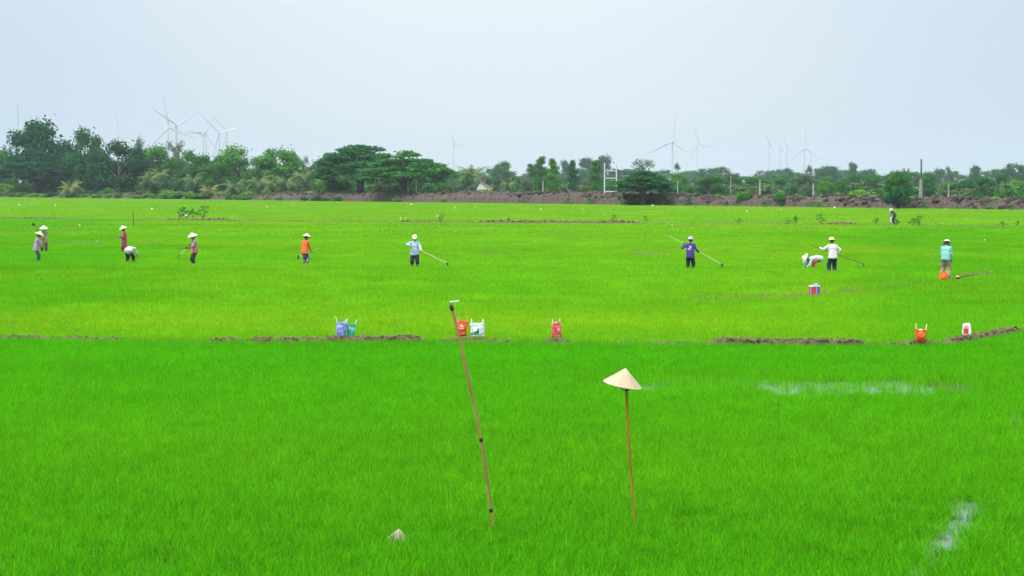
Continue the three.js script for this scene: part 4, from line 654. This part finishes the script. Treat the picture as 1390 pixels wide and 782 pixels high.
// 5 checked blouse, orange sash, hoe
{ const at = standing(264, 356, 0.20), z = -at.z, a = atDepth(268, 324.5, z - 0.2), b = atDepth(242, 347.5, z - 0.45), yaw = -1.05;
  person('person in pinkish checked blouse, orange sash and rolled dark trousers under conical hat', at, { yaw, lean: 6, nod: 8, height: 1.62, left: local(at, yaw, a.clone().lerp(b, 0.50)), right: local(at, yaw, a.clone().lerp(b, 0.34)), shirt: [0.42, 0.24, 0.27], trousers: [0.012, 0.016, 0.035], band: [0.80, 0.16, 0.025], legLength: 0.55, gloves: [0.03, 0.03, 0.03], hat: { kind: 'cone', color: [0.86, 0.80, 0.74] }, shirtPrint: (x, y, z) => (Math.floor((x + z * 0.7 + 9) / 0.05) + Math.floor(y / 0.05)) % 2 ? [0.48, 0.33, 0.36] : [0.30, 0.09, 0.15] });
  hoe('hoe with dark round head held by the person with the orange sash', a, b, bamboo, 0.016, V(-0.3, -0.9, 0.2), 0.15);
  const c = atDepth(241, 337.4, z + 0.3), d = atDepth(263, 338.4, z + 0.3), o = thing('level_stick', 'thin dark stick sticking out level beside the person with orange sash', 'stick', c); part('shaft', limb([V(0, 0, 0), d.clone().sub(c).multiplyScalar(0.5).add(V(0, 0.01, 0)), d.clone().sub(c)], [0.012, 0.014, 0.015], 7), darkWood, o); part('tip', limb([V(-0.05, -0.005, 0), V(0.02, 0, 0)], [0.006, 0.016], 7), iron, o); }
// 6 orange shirt
{ const at = standing(414, 356), z = -at.z, a = atDepth(432, 337.5, z + 0.1), b = atDepth(404, 347.5, z + 0.3), yaw = 2.5;
  person('person in bright orange shirt, patterned purple trousers and conical hat, back turned', at, { yaw, lean: 9, nod: 14, height: 1.58, left: local(at, yaw, a.clone().lerp(b, 0.55)), right: local(at, yaw, a.clone().lerp(b, 0.36)), shirt: [0.80, 0.135, 0.022], trousers: [0.05, 0.035, 0.09], gloves: [0.02, 0.02, 0.02], shirtLong: 0.04, hat: { kind: 'cone', color: [0.86, 0.76, 0.60], pitch: -0.1 }, trouserPrint: (x, y, z) => hash2(Math.floor((x + z) / 0.035) + 50, Math.floor(y / 0.035)) > 0.68 ? [0.42, 0.36, 0.46] : [0.045, 0.03, 0.085] });
  hoe('short hoe held low behind the person in the orange shirt', a, b, bamboo, 0.016, V(-0.1, -1, 0), 0.16); }
// 7 pale blue shirt facing the camera
{ const at = standing(563, 360), z = -at.z, a = atDepth(554, 332.4, z - 0.36), b = atDepth(608, 358.0, z - 0.30), yaw = 0.05;
  person('person in pale blue shirt, cream cap and navy shorts, facing out with elbow raised', at, { yaw, lean: 3, nod: 18, height: 1.64, left: local(at, yaw, a.clone().lerp(b, 0.33)), right: local(at, yaw, a.clone().lerp(b, 0.07)), poleR: [-1, 0.25, -0.3], poleL: [0.9, -0.5, -0.4], shirt: [0.42, 0.56, 0.78], trousers: [0.012, 0.017, 0.035], baggy: 0.03, legLength: 0.25, hat: { kind: 'cap', color: [0.80, 0.74, 0.50] } });
  hoe('pale bamboo hoe slanting down from the hands of the person in pale blue', a, b, bamboo, 0.024, V(0.3, -1, 0.2), 0.15); }
// 8 purple jacket, back turned
{ const at = standing(937, 362), z = -at.z, a = atDepth(907, 319.5, z + 0.15), b = atDepth(981, 359.5, z + 0.15), yaw = Math.PI - 0.25, base = [0.075, 0.032, 0.25];
  person('person in purple jacket with white print on the back and grey brimmed hat', at, { yaw, lean: 6, nod: 6, height: 1.60, left: local(at, yaw, a.clone().lerp(b, 0.285)), right: local(at, yaw, a.clone().lerp(b, 0.555)), poleL: [1, -0.8, -0.5], shirt: base, trousers: [0.012, 0.014, 0.02], baggy: 0.03, shirtLong: 0.06, gloves: [0.02, 0.02, 0.025], hat: { kind: 'bucket', color: [0.40, 0.42, 0.42] }, shirtPrint: (x, y, z) => { if (z < 0 && x > -0.06 && x < 0.10) { const r = Math.hypot(x + 0.02, y - 1.19); if (r < 0.05 && r > 0.018) return [0.75, 0.74, 0.72]; if (x > -0.06 && y > 1.08 && y < 1.135 && Math.abs(((x + 1) / 0.034) % 1 - 0.5) < 0.42) return [0.72, 0.70, 0.68]; } return base; } });
  hoe('long pale bamboo hoe slanting through the hands of the person in purple', a, b, bamboo, 0.024, V(0.1, -1, 0.3), 0.15); }
// 9 bent low, facing left
{ const at = standing(1105, 361); person('person bent low in pale cyan shirt and reddish trousers, white conical hat forward', at, { yaw: -1.45, lean: 78, round: 20, hip: 0.66, back: 0.30, nod: 2, height: 1.58, left: [0.16, 0.22, 0.42], right: [-0.16, 0.20, 0.46], fingersL: [0, -1, 0.2], fingersR: [0, -1, 0.2], shirt: [0.46, 0.58, 0.58], trousers: [0.42, 0.055, 0.03], feet: [[0.14, 0.0], [-0.14, -0.08]], hat: { kind: 'cone', color: [0.84, 0.79, 0.72] }, trouserPrint: (x, y, z) => z < -0.28 ? [0.10, 0.03, 0.02] : [0.42, 0.055, 0.03] }); }
// 10 white shirt, reaching
{ const at = standing(1130, 366), z = -at.z, a = atDepth(1100, 332.2, z + 0.15), b = atDepth(1172.5, 358.8, z + 0.15), yaw = Math.PI + 0.2;
  person('person in white long sleeved shirt, straw hat and navy trousers, arm stretched along a hoe', at, { yaw, lean: 10, nod: 10, height: 1.66, left: local(at, yaw, a.clone().lerp(b, 0.16)), right: local(at, yaw, a.clone().lerp(b, 0.50)), poleR: [-1, -0.5, -0.3], shirt: [0.66, 0.63, 0.63], trousers: [0.012, 0.022, 0.075], baggy: 0.03, gloves: [0.16, 0.08, 0.05], hat: { kind: 'bucket', color: [0.75, 0.55, 0.24] } });
  hoe('dark handled hoe held out by the person in white shirt and straw hat', a, b, darkWood, 0.017, V(0.05, -1, 0.1), 0.2); }
// 11 teal shirt on the track
{ const at = onLevel(1283.5, 377, 0.14).setY(0.10); person('person in teal shirt, beige trousers and white brimmed hat standing over an orange bag', at, { yaw: Math.PI - 0.35, lean: 14, round: 12, nod: 22, height: 1.60, left: [0.16, 0.80, 0.24], right: [-0.22, 0.76, 0.12], fingersR: [0, -1, 0.1], fingersL: [0, -0.8, 0.6], shirt: [0.20, 0.47, 0.42], trousers: [0.34, 0.27, 0.19], gloves: [0.02, 0.04, 0.03], hat: { kind: 'bucket', color: [0.78, 0.76, 0.76] }, baggy: 0.035 });
  const z = -at.z - 0.3, c = atDepth(1272.5, 366.5, z), d = atDepth(1279, 361, z), o = thing('sickle', 'short dark sickle beside the leg of the person in the teal shirt', 'sickle', c), e = d.clone().sub(c); part('handle', limb([e.clone().multiplyScalar(0.5), e], [0.014, 0.014], 7), darkWood, o); part('blade', limb([e.clone().multiplyScalar(0.52), e.clone().multiplyScalar(0.25).add(V(0.01, -0.02, 0)), V(0, 0, 0)], [0.012, 0.010, 0.002], 5), iron, o); }
// 12 far out on the bund
{ const at = onLevel(1213.5, 302, 0.36).setY(0.2); person('tiny far-off person in dark grey shirt bending beside a white sack on the far bund', at, { yaw: -1.2, lean: 28, round: 12, hip: 0.85, nod: 16, height: 1.6, left: [0.14, 0.75, 0.36], right: [-0.14, 0.70, 0.36], shirt: [0.10, 0.085, 0.12], trousers: [0.02, 0.03, 0.03], hat: { kind: 'bucket', color: [0.6, 0.58, 0.54] } }); }

// ------------------------------------------------------------------ bags, box, jug
function bagBody(w, h, d, taper, lump, seedK) {  // open-topped soft bag with wrinkled walls; uv spans the front
  const nu = 40, nv = 16, pos = [], uv = [], idx = [];
  const ringAt = (v, inset) => { const k = taper + (1 - taper) * v, W = w * k / 2 - inset, Dp = d * (0.75 + 0.25 * Math.sin(Math.PI * clamp(v, 0.05, 0.8))) / 2 - inset; for (let u = 0; u <= nu; u++) { const a = u / nu * 6.283, c = Math.cos(a), s = Math.sin(a), e = 0.55, x = Math.sign(c) * Math.pow(Math.abs(c), e) * W, z = Math.sign(s) * Math.pow(Math.abs(s), e) * Dp, n = (fbm(x * 22 + seedK, v * 6 + z * 14 + seedK) - 0.45) * lump; pos.push(x + c * n, v * h + (v > 0.9 ? (noise2(x * 30 + seedK, z * 9) - 0.5) * 0.03 : 0), z + s * n); uv.push(x / (w * 1.02) + 0.5, v); } };
  for (let j = 0; j <= nv; j++) ringAt(j / nv, 0); for (let j = nv; j >= nv - 6; j--) ringAt(j / nv, 0.006);
  const s = nu + 1, rows = nv + 8; for (let j = 0; j < rows - 1; j++) for (let u = 0; u < nu; u++) { const a = j * s + u; idx.push(a, a + s, a + 1, a + 1, a + s, a + s + 1); }
  const b = pos.length / 3; pos.push(0, 0.004, 0); uv.push(0.5, 0); for (let u = 0; u < nu; u++) idx.push(b, u, u + 1);
  const f = pos.length / 3, r0 = (rows - 1) * s; pos.push(0, h * 0.55, 0); uv.push(0.5, 0.5); for (let u = 0; u < nu; u++) idx.push(r0 + u, f, r0 + u + 1);
  const g = new THREE.BufferGeometry(); g.setAttribute('position', new THREE.Float32BufferAttribute(pos, 3)); g.setAttribute('uv', new THREE.Float32BufferAttribute(uv, 2)); g.setIndex(idx); g.computeVertexNormals(); return g;
}
function print(draw, base) { const c = document.createElement('canvas'); c.width = 128; c.height = 160; const x = c.getContext('2d'); x.fillStyle = base; x.fillRect(0, 0, 128, 160); draw(x); const t = new THREE.CanvasTexture(c); t.colorSpace = THREE.SRGBColorSpace; return t; }
const strap = (pts, w) => { const c = new THREE.CatmullRomCurve3(pts), n = 14, ps = c.getPoints(n), g = limb(ps, ps.map(() => w), 6); return g; };
function bag(px, bottom, wpx, hpx, handlePx, level, o) {
  const p = onLevel(px, bottom, level), S = -p.z / F, w = wpx * S, h = hpx * S, d = w * (o.deep ?? 0.7), hl = handlePx * S, b = thing('plastic_bag', o.label, 'bag', p, o.turn ?? 0);
  const mat = new THREE.MeshPhysicalMaterial({ map: o.map, roughness: 0.45, transmission: o.thin ?? 0.12, thickness: 0 });
  part('body', bagBody(w, h, d, o.taper ?? 0.85, 0.055, o.k), mat, b); b.rotation.z = ((o.k * 37) % 11 - 5) * 0.012; b.position.y -= 0.012;
  const hm = new THREE.MeshStandardMaterial({ color: lin(...o.handle), roughness: 0.5 });
  for (const s of [-1, 1]) { const ln = s < 0 ? (o.leftUp ?? 1) : (o.rightUp ?? 1), x = s * w * 0.42, sp = o.spread ?? 0.12; part('handle', strap([V(x, h * 0.86, d * 0.22), V(x + s * w * sp * 0.6, h + hl * 0.6 * ln, d * 0.12), V(x + s * w * sp, h + hl * ln, 0), V(x + s * w * sp * 0.6, h + hl * 0.6 * ln, -d * 0.12), V(x, h * 0.86, -d * 0.22)], w * 0.042), hm, b); }
  if (o.flap) { const f = new THREE.Shape([[0, 0], [w * 0.42, 0], [w * 0.5, hl], [w * 0.2, hl * 0.55]].map(([x, y]) => new THREE.Vector2(x, y))); part('inner_wrapper', new THREE.ExtrudeGeometry(f, { depth: 0.02, bevelEnabled: true, bevelSize: 0.006, bevelThickness: 0.006, bevelSegments: 2 }).translate(w * 0.02, h * 0.9, 0), M(0.62, 0.48, 0.58, 0.6), b); }
  if (o.fill) part('contents', (() => { const g = clodGeo[0].clone(); g.scale(w * 0.32, h * 0.13, d * 0.3); g.translate(0, h * 0.93, 0); return g; })(), M(...o.fill, 0.7), b);
  return b;
}
const B = 0.195;
bag(462.8, 456.5, 13.4, 19.5, 6.5, B, { k: 3, label: 'lilac plastic bag on the bund, beside a teal one', map: print((x) => { x.fillStyle = '#c3c8f2'; x.fillRect(20, 22, 60, 22); x.fillStyle = '#7f8fe0'; x.fillRect(76, 10, 40, 60); x.fillStyle = '#a9b0e8'; x.fillRect(24, 56, 60, 8); x.fillRect(30, 72, 46, 30); x.fillStyle = '#6f82cf'; x.fillRect(92, 60, 30, 80); }, '#93a0ea'), handle: [0.52, 0.72, 0.70], flap: true, rightUp: 0.8, leftUp: 1.1, spread: 0.2, taper: 0.97 });
bag(476.6, 456, 11.6, 16.5, 6.5, B, { k: 9, label: 'teal green plastic bag on the bund, beside a lilac one', map: print((x) => { x.fillStyle = '#cdeee6'; x.beginPath(); x.moveTo(20, 10); x.lineTo(52, 20); x.lineTo(40, 80); x.fill(); x.fillStyle = '#8ad9cf'; x.fillRect(50, 30, 70, 40); x.fillStyle = '#5fb0b4'; x.fillRect(40, 84, 60, 30); x.fillStyle = '#7fe0c0'; x.fillRect(10, 140, 110, 6); }, '#3fb692'), handle: [0.50, 0.78, 0.62], leftUp: 0.5, spread: 0.22, taper: 0.8 });
bag(627, 455.5, 14, 20.5, 6.5, B, { k: 14, label: 'orange red plastic bag with white print behind the leaning hoe', map: print((x) => { x.fillStyle = '#ffd9c8'; x.beginPath(); x.moveTo(52, 20); x.lineTo(70, 58); x.lineTo(34, 58); x.fill(); x.fillRect(44, 48, 36, 12); x.fillRect(24, 72, 60, 6); x.fillStyle = '#a83a30'; x.fillRect(40, 96, 70, 5); x.fillRect(30, 106, 40, 4); x.fillStyle = '#7a1f12'; x.fillRect(10, 148, 110, 12); }, '#f25f3c'), handle: [0.72, 0.28, 0.05], spread: 0.08, taper: 0.84 });
bag(648.4, 456, 18.5, 18, 5, B, { k: 21, label: 'white plastic bag with green print standing near the leaning hoe', map: print((x) => { x.fillStyle = '#1d9a5a'; x.beginPath(); x.moveTo(30, 130); x.lineTo(50, 100); x.lineTo(66, 92); x.lineTo(66, 62); x.lineTo(86, 62); x.lineTo(86, 140); x.lineTo(30, 140); x.fill(); x.fillStyle = '#8d7fa8'; x.fillRect(14, 30, 14, 12); x.fillRect(18, 60, 10, 26); x.fillStyle = '#5a9a96'; x.fillRect(10, 110, 16, 30); x.beginPath(); x.arc(104, 134, 9, 0, 7); x.fill(); x.fillStyle = '#b9b3cf'; x.fillRect(96, 70, 6, 44); x.fillRect(40, 20, 40, 8); }, '#eceaf2'), handle: [0.72, 0.76, 0.60], spread: 0.02, taper: 0.94, turn: -0.18, deep: 0.6 });
bag(756, 456.5, 11.5, 19.5, 4.5, B, { k: 27, label: 'patterned red and pink bag standing alone mid bund', map: print((x) => { x.fillStyle = '#e0465a'; x.fillRect(30, 10, 70, 18); x.fillStyle = '#f3b6ac'; x.fillRect(40, 34, 50, 16); x.fillStyle = '#d02a40'; x.fillRect(36, 56, 30, 36); x.fillStyle = '#ef9aa2'; x.fillRect(70, 60, 40, 30); x.fillStyle = '#a03444'; x.fillRect(56, 100, 14, 40); x.fillRect(84, 96, 10, 50); x.fillStyle = '#f3c0ba'; x.fillRect(26, 140, 80, 10); x.fillStyle = '#fa6a52'; x.fillRect(100, 20, 20, 40); }, '#ea5a5a'), handle: [0.78, 0.70, 0.60], taper: 1.12, spread: 0.02, fill: [0.3, 0.45, 0.3] });
bag(1249, 463, 14.5, 16.5, 7.5, B, { k: 33, label: 'bright orange bag with upright handles at the bend of the bund', map: print((x) => { x.fillStyle = '#f6803a'; x.beginPath(); x.ellipse(66, 60, 34, 46, 0, 0, 7); x.fill(); x.fillStyle = '#d3321c'; x.fillRect(20, 120, 90, 36); }, '#f4512c'), handle: [0.80, 0.62, 0.30], spread: 0.10, taper: 0.78, fill: [0.75, 0.62, 0.35] });
bag(1281, 379.5, 9.5, 10.5, 2.2, 0.16, { k: 41, label: 'orange bag on the track at the feet of the person in teal', map: print((x) => { x.fillStyle = '#ff8a1e'; x.fillRect(20, 20, 60, 100); }, '#ff6d12'), handle: [0.85, 0.40, 0.05], spread: -0.1, taper: 1.35 });
{ // white jug with a red label
  const p = onLevel(1312.2, 454, 0.195), S = -p.z / F, w = 11.6 * S, h = 13.5 * S, o = thing('plastic_jug', 'white plastic jug with a red label on the bund, near the bright orange bag', 'jug', p, -0.22), white = M(0.80, 0.79, 0.80, 0.4);
  const s = new THREE.Shape(), r = w * 0.1; s.moveTo(-w / 2 + r, 0); s.lineTo(w / 2 - r, 0); s.quadraticCurveTo(w / 2, 0, w / 2, r); s.lineTo(w * 0.42, h * 0.9); s.quadraticCurveTo(w * 0.41, h, w * 0.34, h); s.lineTo(-w * 0.34, h); s.quadraticCurveTo(-w * 0.41, h, -w * 0.42, h * 0.9); s.lineTo(-w / 2, r); s.quadraticCurveTo(-w / 2, 0, -w / 2 + r, 0);
  part('body', new THREE.ExtrudeGeometry(s, { depth: w * 0.6, bevelEnabled: true, bevelSize: 0.008, bevelThickness: 0.01, bevelSegments: 3 }).translate(0, 0.008, -w * 0.3), white, o);
  part('label', move(new THREE.BoxGeometry(w * 0.56, h * 0.55, 0.004), -w * 0.08, h * 0.37, w * 0.3 + 0.0125), M(0.72, 0.03, 0.03, 0.5), o); part('stripe', move(new THREE.BoxGeometry(w * 0.54, h * 0.10, 0.004), -w * 0.08, h * 0.78, w * 0.3 + 0.0125), M(0.62, 0.12, 0.22, 0.5), o);
  part('cap', move(new THREE.CylinderGeometry(w * 0.12, w * 0.12, 0.03, 16), w * 0.15, h + 0.026, 0), white, o); part('handle', strap([V(-w * 0.28, h, 0), V(-w * 0.2, h + 0.028, 0), V(-w * 0.05, h + 0.028, 0), V(0.02, h, 0)], 0.008), white, o);
}
{ // carton with red, white and blue sides
  const p = onLevel(1105.5, 400, 0.14), S = -p.z / F, w = 14 * S, h = 11 * S, o = thing('carton', 'red and blue carton with a white lid alone in the lighter rice', 'box', p, 0.35);
  part('body', move(new THREE.BoxGeometry(w * 0.86, h, w * 0.66), 0, h / 2, 0), new THREE.MeshStandardMaterial({ map: print((x) => { x.fillStyle = '#d94a2a'; x.fillRect(8, 40, 50, 110); x.fillStyle = '#4a63d8'; x.fillRect(72, 0, 40, 160); x.fillStyle = '#e8e2ee'; x.fillRect(66, 0, 6, 160); }, '#d2364a'), roughness: 0.6 }), o);
  part('lid', move(new THREE.BoxGeometry(w * 0.9, h * 0.16, w * 0.7), 0, h * 1.08, 0), M(0.78, 0.72, 0.76, 0.5), o);
  part('bag_on_lid', (() => { const g = clodGeo[1].clone(); g.scale(w * 0.22, h * 0.16, w * 0.2); g.translate(w * 0.14, h * 1.28, 0); return g; })(), M(0.25, 0.42, 0.55, 0.5), o);
}
{ // small red and white bundle and the dark stick lying past it
  const p = onLevel(1300.5, 379, 0.19), S = -p.z / F, o = thing('round_basket', 'small red round tub with white top on the track beside the teal person', 'tub', p);
  part('body', new THREE.LatheGeometry([[0, 0.004], [2.2, 0.2], [3.1, 2.2], [3.3, 3.6], [3.0, 3.7], [2.6, 2.4], [0, 2.2]].map(([x, y]) => new THREE.Vector2(x * S, y * S)), 20), M(0.72, 0.06, 0.03, 0.5), o);
  part('contents', (() => { const g = clodGeo[2].clone(); g.scale(2.5 * S, 1.3 * S, 2.2 * S); g.translate(0, 3.6 * S, 0); return g; })(), M(0.74, 0.68, 0.68, 0.7), o);
  const a = onLevel(1305, 376, 0.26), b = onLevel(1327, 372.5, 0.26), q = thing('fallen_stick', 'dark stick lying along the track past the red tub', 'stick', a); part('shaft', limb([V(0, 0, 0), b.clone().sub(a).multiplyScalar(0.5).add(V(0, 0.02, 0)), b.clone().sub(a)], [0.03, 0.028, 0.02], 7), darkWood, q); part('twig', limb([b.clone().sub(a).multiplyScalar(0.55), b.clone().sub(a).multiplyScalar(0.75).add(V(0, 0.08, 0.05))], [0.014, 0.005], 5), darkWood, q);
}
{ const p = onLevel(1211.5, 300.5, 0.36), S = -p.z / F, b = thing('sack', 'pale sack in front of the tiny far-off person on the bund', 'sack', p.setY(0.25)); part('body', bagBody(6 * S, 8 * S, 5 * S, 0.9, 0.12, 50), M(0.62, 0.64, 0.58, 0.8), b); part('neck', strap([V(-1.5 * S, 7.8 * S, 0), V(0, 10.2 * S, 0), V(1.5 * S, 7.8 * S, 0)], 0.7 * S), M(0.60, 0.62, 0.55, 0.8), b); }

// ------------------------------------------------------------------ near things: hoe, hat on a stick, hat lying in the rice
const stickMap = grainMap(128, [0.55, 0.5, 0.45], [1, 1, 1], 0.15, 0.03);
{
  const foot = onLevel(668, 703, CANOPY), z = -foot.z, pt = (x, y, dz = 0) => atDepth(x, y, z + dz).sub(V(foot.x, 0, foot.z));
  const o = thing('long_hoe', 'long wooden hoe leaning in the near rice, blade at its top end', 'hoe', V(foot.x, 0, foot.z)), wood = new THREE.MeshStandardMaterial({ color: lin(0.52, 0.34, 0.11), map: stickMap, roughness: 0.7 }), tape = M(0.012, 0.014, 0.014, 0.45);
  const way = [[611.5, 411], [616, 430], [622, 455], [630, 489], [637, 521], [645, 556], [651.5, 588], [656, 616], [660, 645], [664, 676], [668, 703], [674, 742]].map(([x, y]) => pt(x, y)), rad = [0.016, 0.0165, 0.017, 0.0175, 0.018, 0.0175, 0.018, 0.0178, 0.0195, 0.018, 0.017, 0.016];
  const curve = new THREE.CatmullRomCurve3(way), n = 60, ps = curve.getPoints(n), rs = ps.map((_, i) => { const t = i / n * (rad.length - 1), k = Math.min(rad.length - 2, Math.floor(t)); const knot = Math.abs((i % 12) - 6) < 1 ? 0.0022 : 0; return rad[k] + (rad[k + 1] - rad[k]) * (t - k) + knot; });
  part('handle', limb(ps, rs, 10), wood, o);
  const band = (y0, y1, name) => { const seg = ps.filter((q) => { const w = atY(q); return w >= y0 && w <= y1; }); if (seg.length > 1) part(name, limb(seg, seg.map(() => 0.0225), 10), tape, o); };
  const atY = (q) => { const w = q.clone().add(V(foot.x, 0, foot.z)).sub(V(0, EYE, 0)), cz = w.z * cp + w.y * -sp * -1 * 0 + w.z * 0, c = { y: w.y * cp - w.z * sp, z: w.y * sp + w.z * cp }; return CY - c.y / -c.z * F; };
  band(591, 604, 'tape_wrap'); band(686, 698, 'tape_wrap'); band(414, 424, 'tape_wrap');
  const top = ps[0], steel = M(0.55, 0.56, 0.56, 0.35, { metalness: 0.7 }), neck = [top.clone().add(V(0, -0.02, 0)), top.clone().add(V(0.01, 0.014, 0)), top.clone().add(V(0.035, 0.012, 0))];
  part('neck', limb(neck, [0.013, 0.011, 0.008], 8), steel, o);
  const bs = new THREE.Shape([[0, -0.03], [0.07, -0.036], [0.08, -0.02], [0.08, 0.02], [0.07, 0.036], [0, 0.03]].map(([x, y]) => new THREE.Vector2(x, y))), bl = part('blade', new THREE.ExtrudeGeometry(bs, { depth: 0.003, bevelEnabled: true, bevelSize: 0.002, bevelThickness: 0.001, bevelSegments: 1 }).rotateX(-Math.PI / 2), steel, o); bl.position.copy(top).add(V(0.02, 0.010, 0)); bl.rotation.set(0.10, 0, 0.12);
}
{
  const foot = onLevel(861, 697, CANOPY), z = -foot.z, pt = (x, y) => atDepth(x, y, z).sub(V(foot.x, 0, foot.z)), cane = new THREE.MeshStandardMaterial({ color: lin(0.58, 0.28, 0.02), map: stickMap, roughness: 0.6 });
  const o = thing('planted_stick', 'brown bamboo stick planted upright in the near rice, carrying a conical hat', 'stick', V(foot.x, 0, foot.z));
  const ps = new THREE.CatmullRomCurve3([[849.5, 512], [850.5, 530], [852, 570], [854.5, 615], [857.5, 655], [861, 697], [863.5, 738]].map(([x, y]) => pt(x, y))).getPoints(50);
  part('cane', limb(ps, ps.map((_, i) => 0.0165 + (i % 11 === 0 ? 0.0025 : 0) - 0.003 * i / 50), 10), cane, o); part('tip', limb([ps[0].clone(), ps[0].clone().add(V(-0.002, 0.03, 0))], [0.0155, 0.008], 9), cane, o);
  // hat over the end of the stick: radiating ribs and fine woven leaf
  const c = atDepth(845, 521.5, z), hat = thing('conical_hat', 'pale woven conical hat tilted on top of the planted stick', 'hat', c);
  const weave = new THREE.MeshStandardMaterial({ color: lin(0.78, 0.62, 0.42), roughness: 0.75, map: grainMap(256, [0.80, 0.75, 0.72], [1, 1, 1], 0.4, 0.015, [3, 1]), bumpMap: grainMap(128, [0, 0, 0], [1, 1, 1], 0.5, 0.02, [4, 1]), bumpScale: 0.002 });
  const cone = part('cone', hatGeos.cone, weave, hat); cone.scale.set(1.03, 1.20, 1.03);
  for (let i = 1; i <= 13; i++) { const t = i / 14, r = 0.217 * t * 1.03 + 0.0006, y = 0.159 * (1 - t) * 1.20 - 0.001; const ring = part('hoop', new THREE.TorusGeometry(r, 0.0020, 5, 48).rotateX(Math.PI / 2), weave, hat); ring.position.y = y; }
  part('rim', move(new THREE.TorusGeometry(0.222, 0.004, 6, 48).rotateX(Math.PI / 2), 0, -0.003, 0), M(0.62, 0.50, 0.30, 0.7), hat);
  part('chin_strap', strap([V(-0.10, 0.055, 0.03), V(-0.02, -0.045, 0.06), V(0.06, -0.055, 0.05), V(0.13, 0.05, 0.02)], 0.006), M(0.03, 0.02, 0.02, 0.8), hat);
  hat.rotation.set(0.06, 0.3, -0.19, 'ZXY');
}
{
  const p = onLevel(539.5, 727, CANOPY - 0.10), hat = thing('conical_hat', 'worn conical hat lying half sunk in the near rice', 'hat', p.setY(CANOPY - 0.185)), m = new THREE.MeshStandardMaterial({ color: lin(0.70, 0.56, 0.42), roughness: 0.85, map: grainMap(128, [0.62, 0.58, 0.55], [1, 1, 1], 0.2, 0.03, [3, 1]) });
  const c = part('cone', hatGeos.cone, m, hat); c.scale.set(0.80, 1.05, 0.80); part('rim', new THREE.TorusGeometry(0.174, 0.004, 6, 40).rotateX(Math.PI / 2).translate(0, -0.003, 0), M(0.5, 0.4, 0.25), hat); hat.rotation.set(0.15, 0.5, -0.12);
}
{ // thin stake far behind the crimson person
  const p = onLevel(181, 306.5, CANOPY), z = -p.z, o = thing('red_stake', 'thin reddish brown stake standing in the rice behind the crimson jacket', 'stake', p.setY(0)), h = atDepth(181, 287, z).y; part('shaft', limb([V(0, 0, 0), V(0.02, h * 0.5, 0), V(0, h, 0)], [0.045, 0.045, 0.035], 7), M(0.22, 0.07, 0.025, 0.8), o); part('flag_tie', limb([V(0, h - 0.25, 0), V(0, h - 0.15, 0)], [0.06, 0.06], 7), M(0.3, 0.06, 0.03, 0.8), o);
}
// scraps of white sheet and sacks lying in the far rice
const scrapGeo = [0, 1, 2].map((k) => { const g = new THREE.SphereGeometry(1, 10, 7), p = g.attributes.position; for (let i = 0; i < p.count; i++) { const x = p.getX(i), y = p.getY(i), z = p.getZ(i), f = 0.55 + 0.85 * noise2(x * 2.7 + k * 7, z * 2.7 + y * 3.1); p.setXYZ(i, x * f, Math.max(-0.2, y * f * 1.05), z * f); } g.computeVertexNormals(); return g; });
function scrap(px, y, s, col, label, group, name = 'white_scrap') { const p = onLevel(px, y, 0.3), z = -p.z, m = shade(new THREE.Mesh(pick(scrapGeo), M(...col, 0.8))); m.name = numbered(name); m.position.copy(p); m.rotation.y = rr(0, 6); s *= 0.8; m.scale.set(s * z / F, s * 0.95 * z / F, s * z / F); scene.add(tag(m, label, 'scrap', group)); }
for (const [px, y, s] of [[26, 278.5, 1.3], [43, 277.5, 0.9], [75, 279, 1.3], [206, 284, 1.7], [362, 280.5, 1.3], [398, 277, 0.9], [618, 282, 1.1], [646, 281.2, 1.1], [734, 284.3, 1.5], [791, 283.8, 1.0], [1014, 287, 1.5], [1283, 284.3, 0.9], [1366, 285, 0.9], [1060, 284.5, 0.8], [726, 328, 0.9], [108, 306, 1.4], [131, 328.5, 1.1], [1337, 326, 1.4], [820, 292, 0.9], [912, 306, 1.1], [544, 296.4, 1.3], [551, 296.2, 1.2]]) scrap(px, y, s, [0.72, 0.73, 0.70], `small white scrap in rice ${y > 300 ? 'around the workers' : 'before the dyke'} near ${mark(px)}`, `white scraps ${y > 300 ? 'around the workers' : 'before the dyke'} near ${mark(px)}`);
scrap(253, 293.5, 2.6, [0.76, 0.74, 0.76], 'white crumpled sheet beside the tall weed clump on the far bund'); scrap(594, 294, 1.6, [0.74, 0.74, 0.76], 'white scrap beside a low weed on the far bund past the rain trees');
scrap(56, 267.5, 2.6, [0.76, 0.75, 0.76], 'white heap at the foot of the dyke under the tallest tree'); scrap(558, 278.5, 2.2, [0.62, 0.40, 0.36], 'pinkish sack at the edge of the rice below the lighter rain tree', undefined, 'far_sack');
scrap(1133, 282.6, 2.4, [0.72, 0.60, 0.28], 'yellowish sack at the edge of the rice below the dyke', undefined, 'far_sack'); scrap(886, 279.5, 2.0, [0.70, 0.68, 0.68], 'pale sack at the foot of the small rain tree', undefined, 'far_sack');

renderer.render(scene, camera);
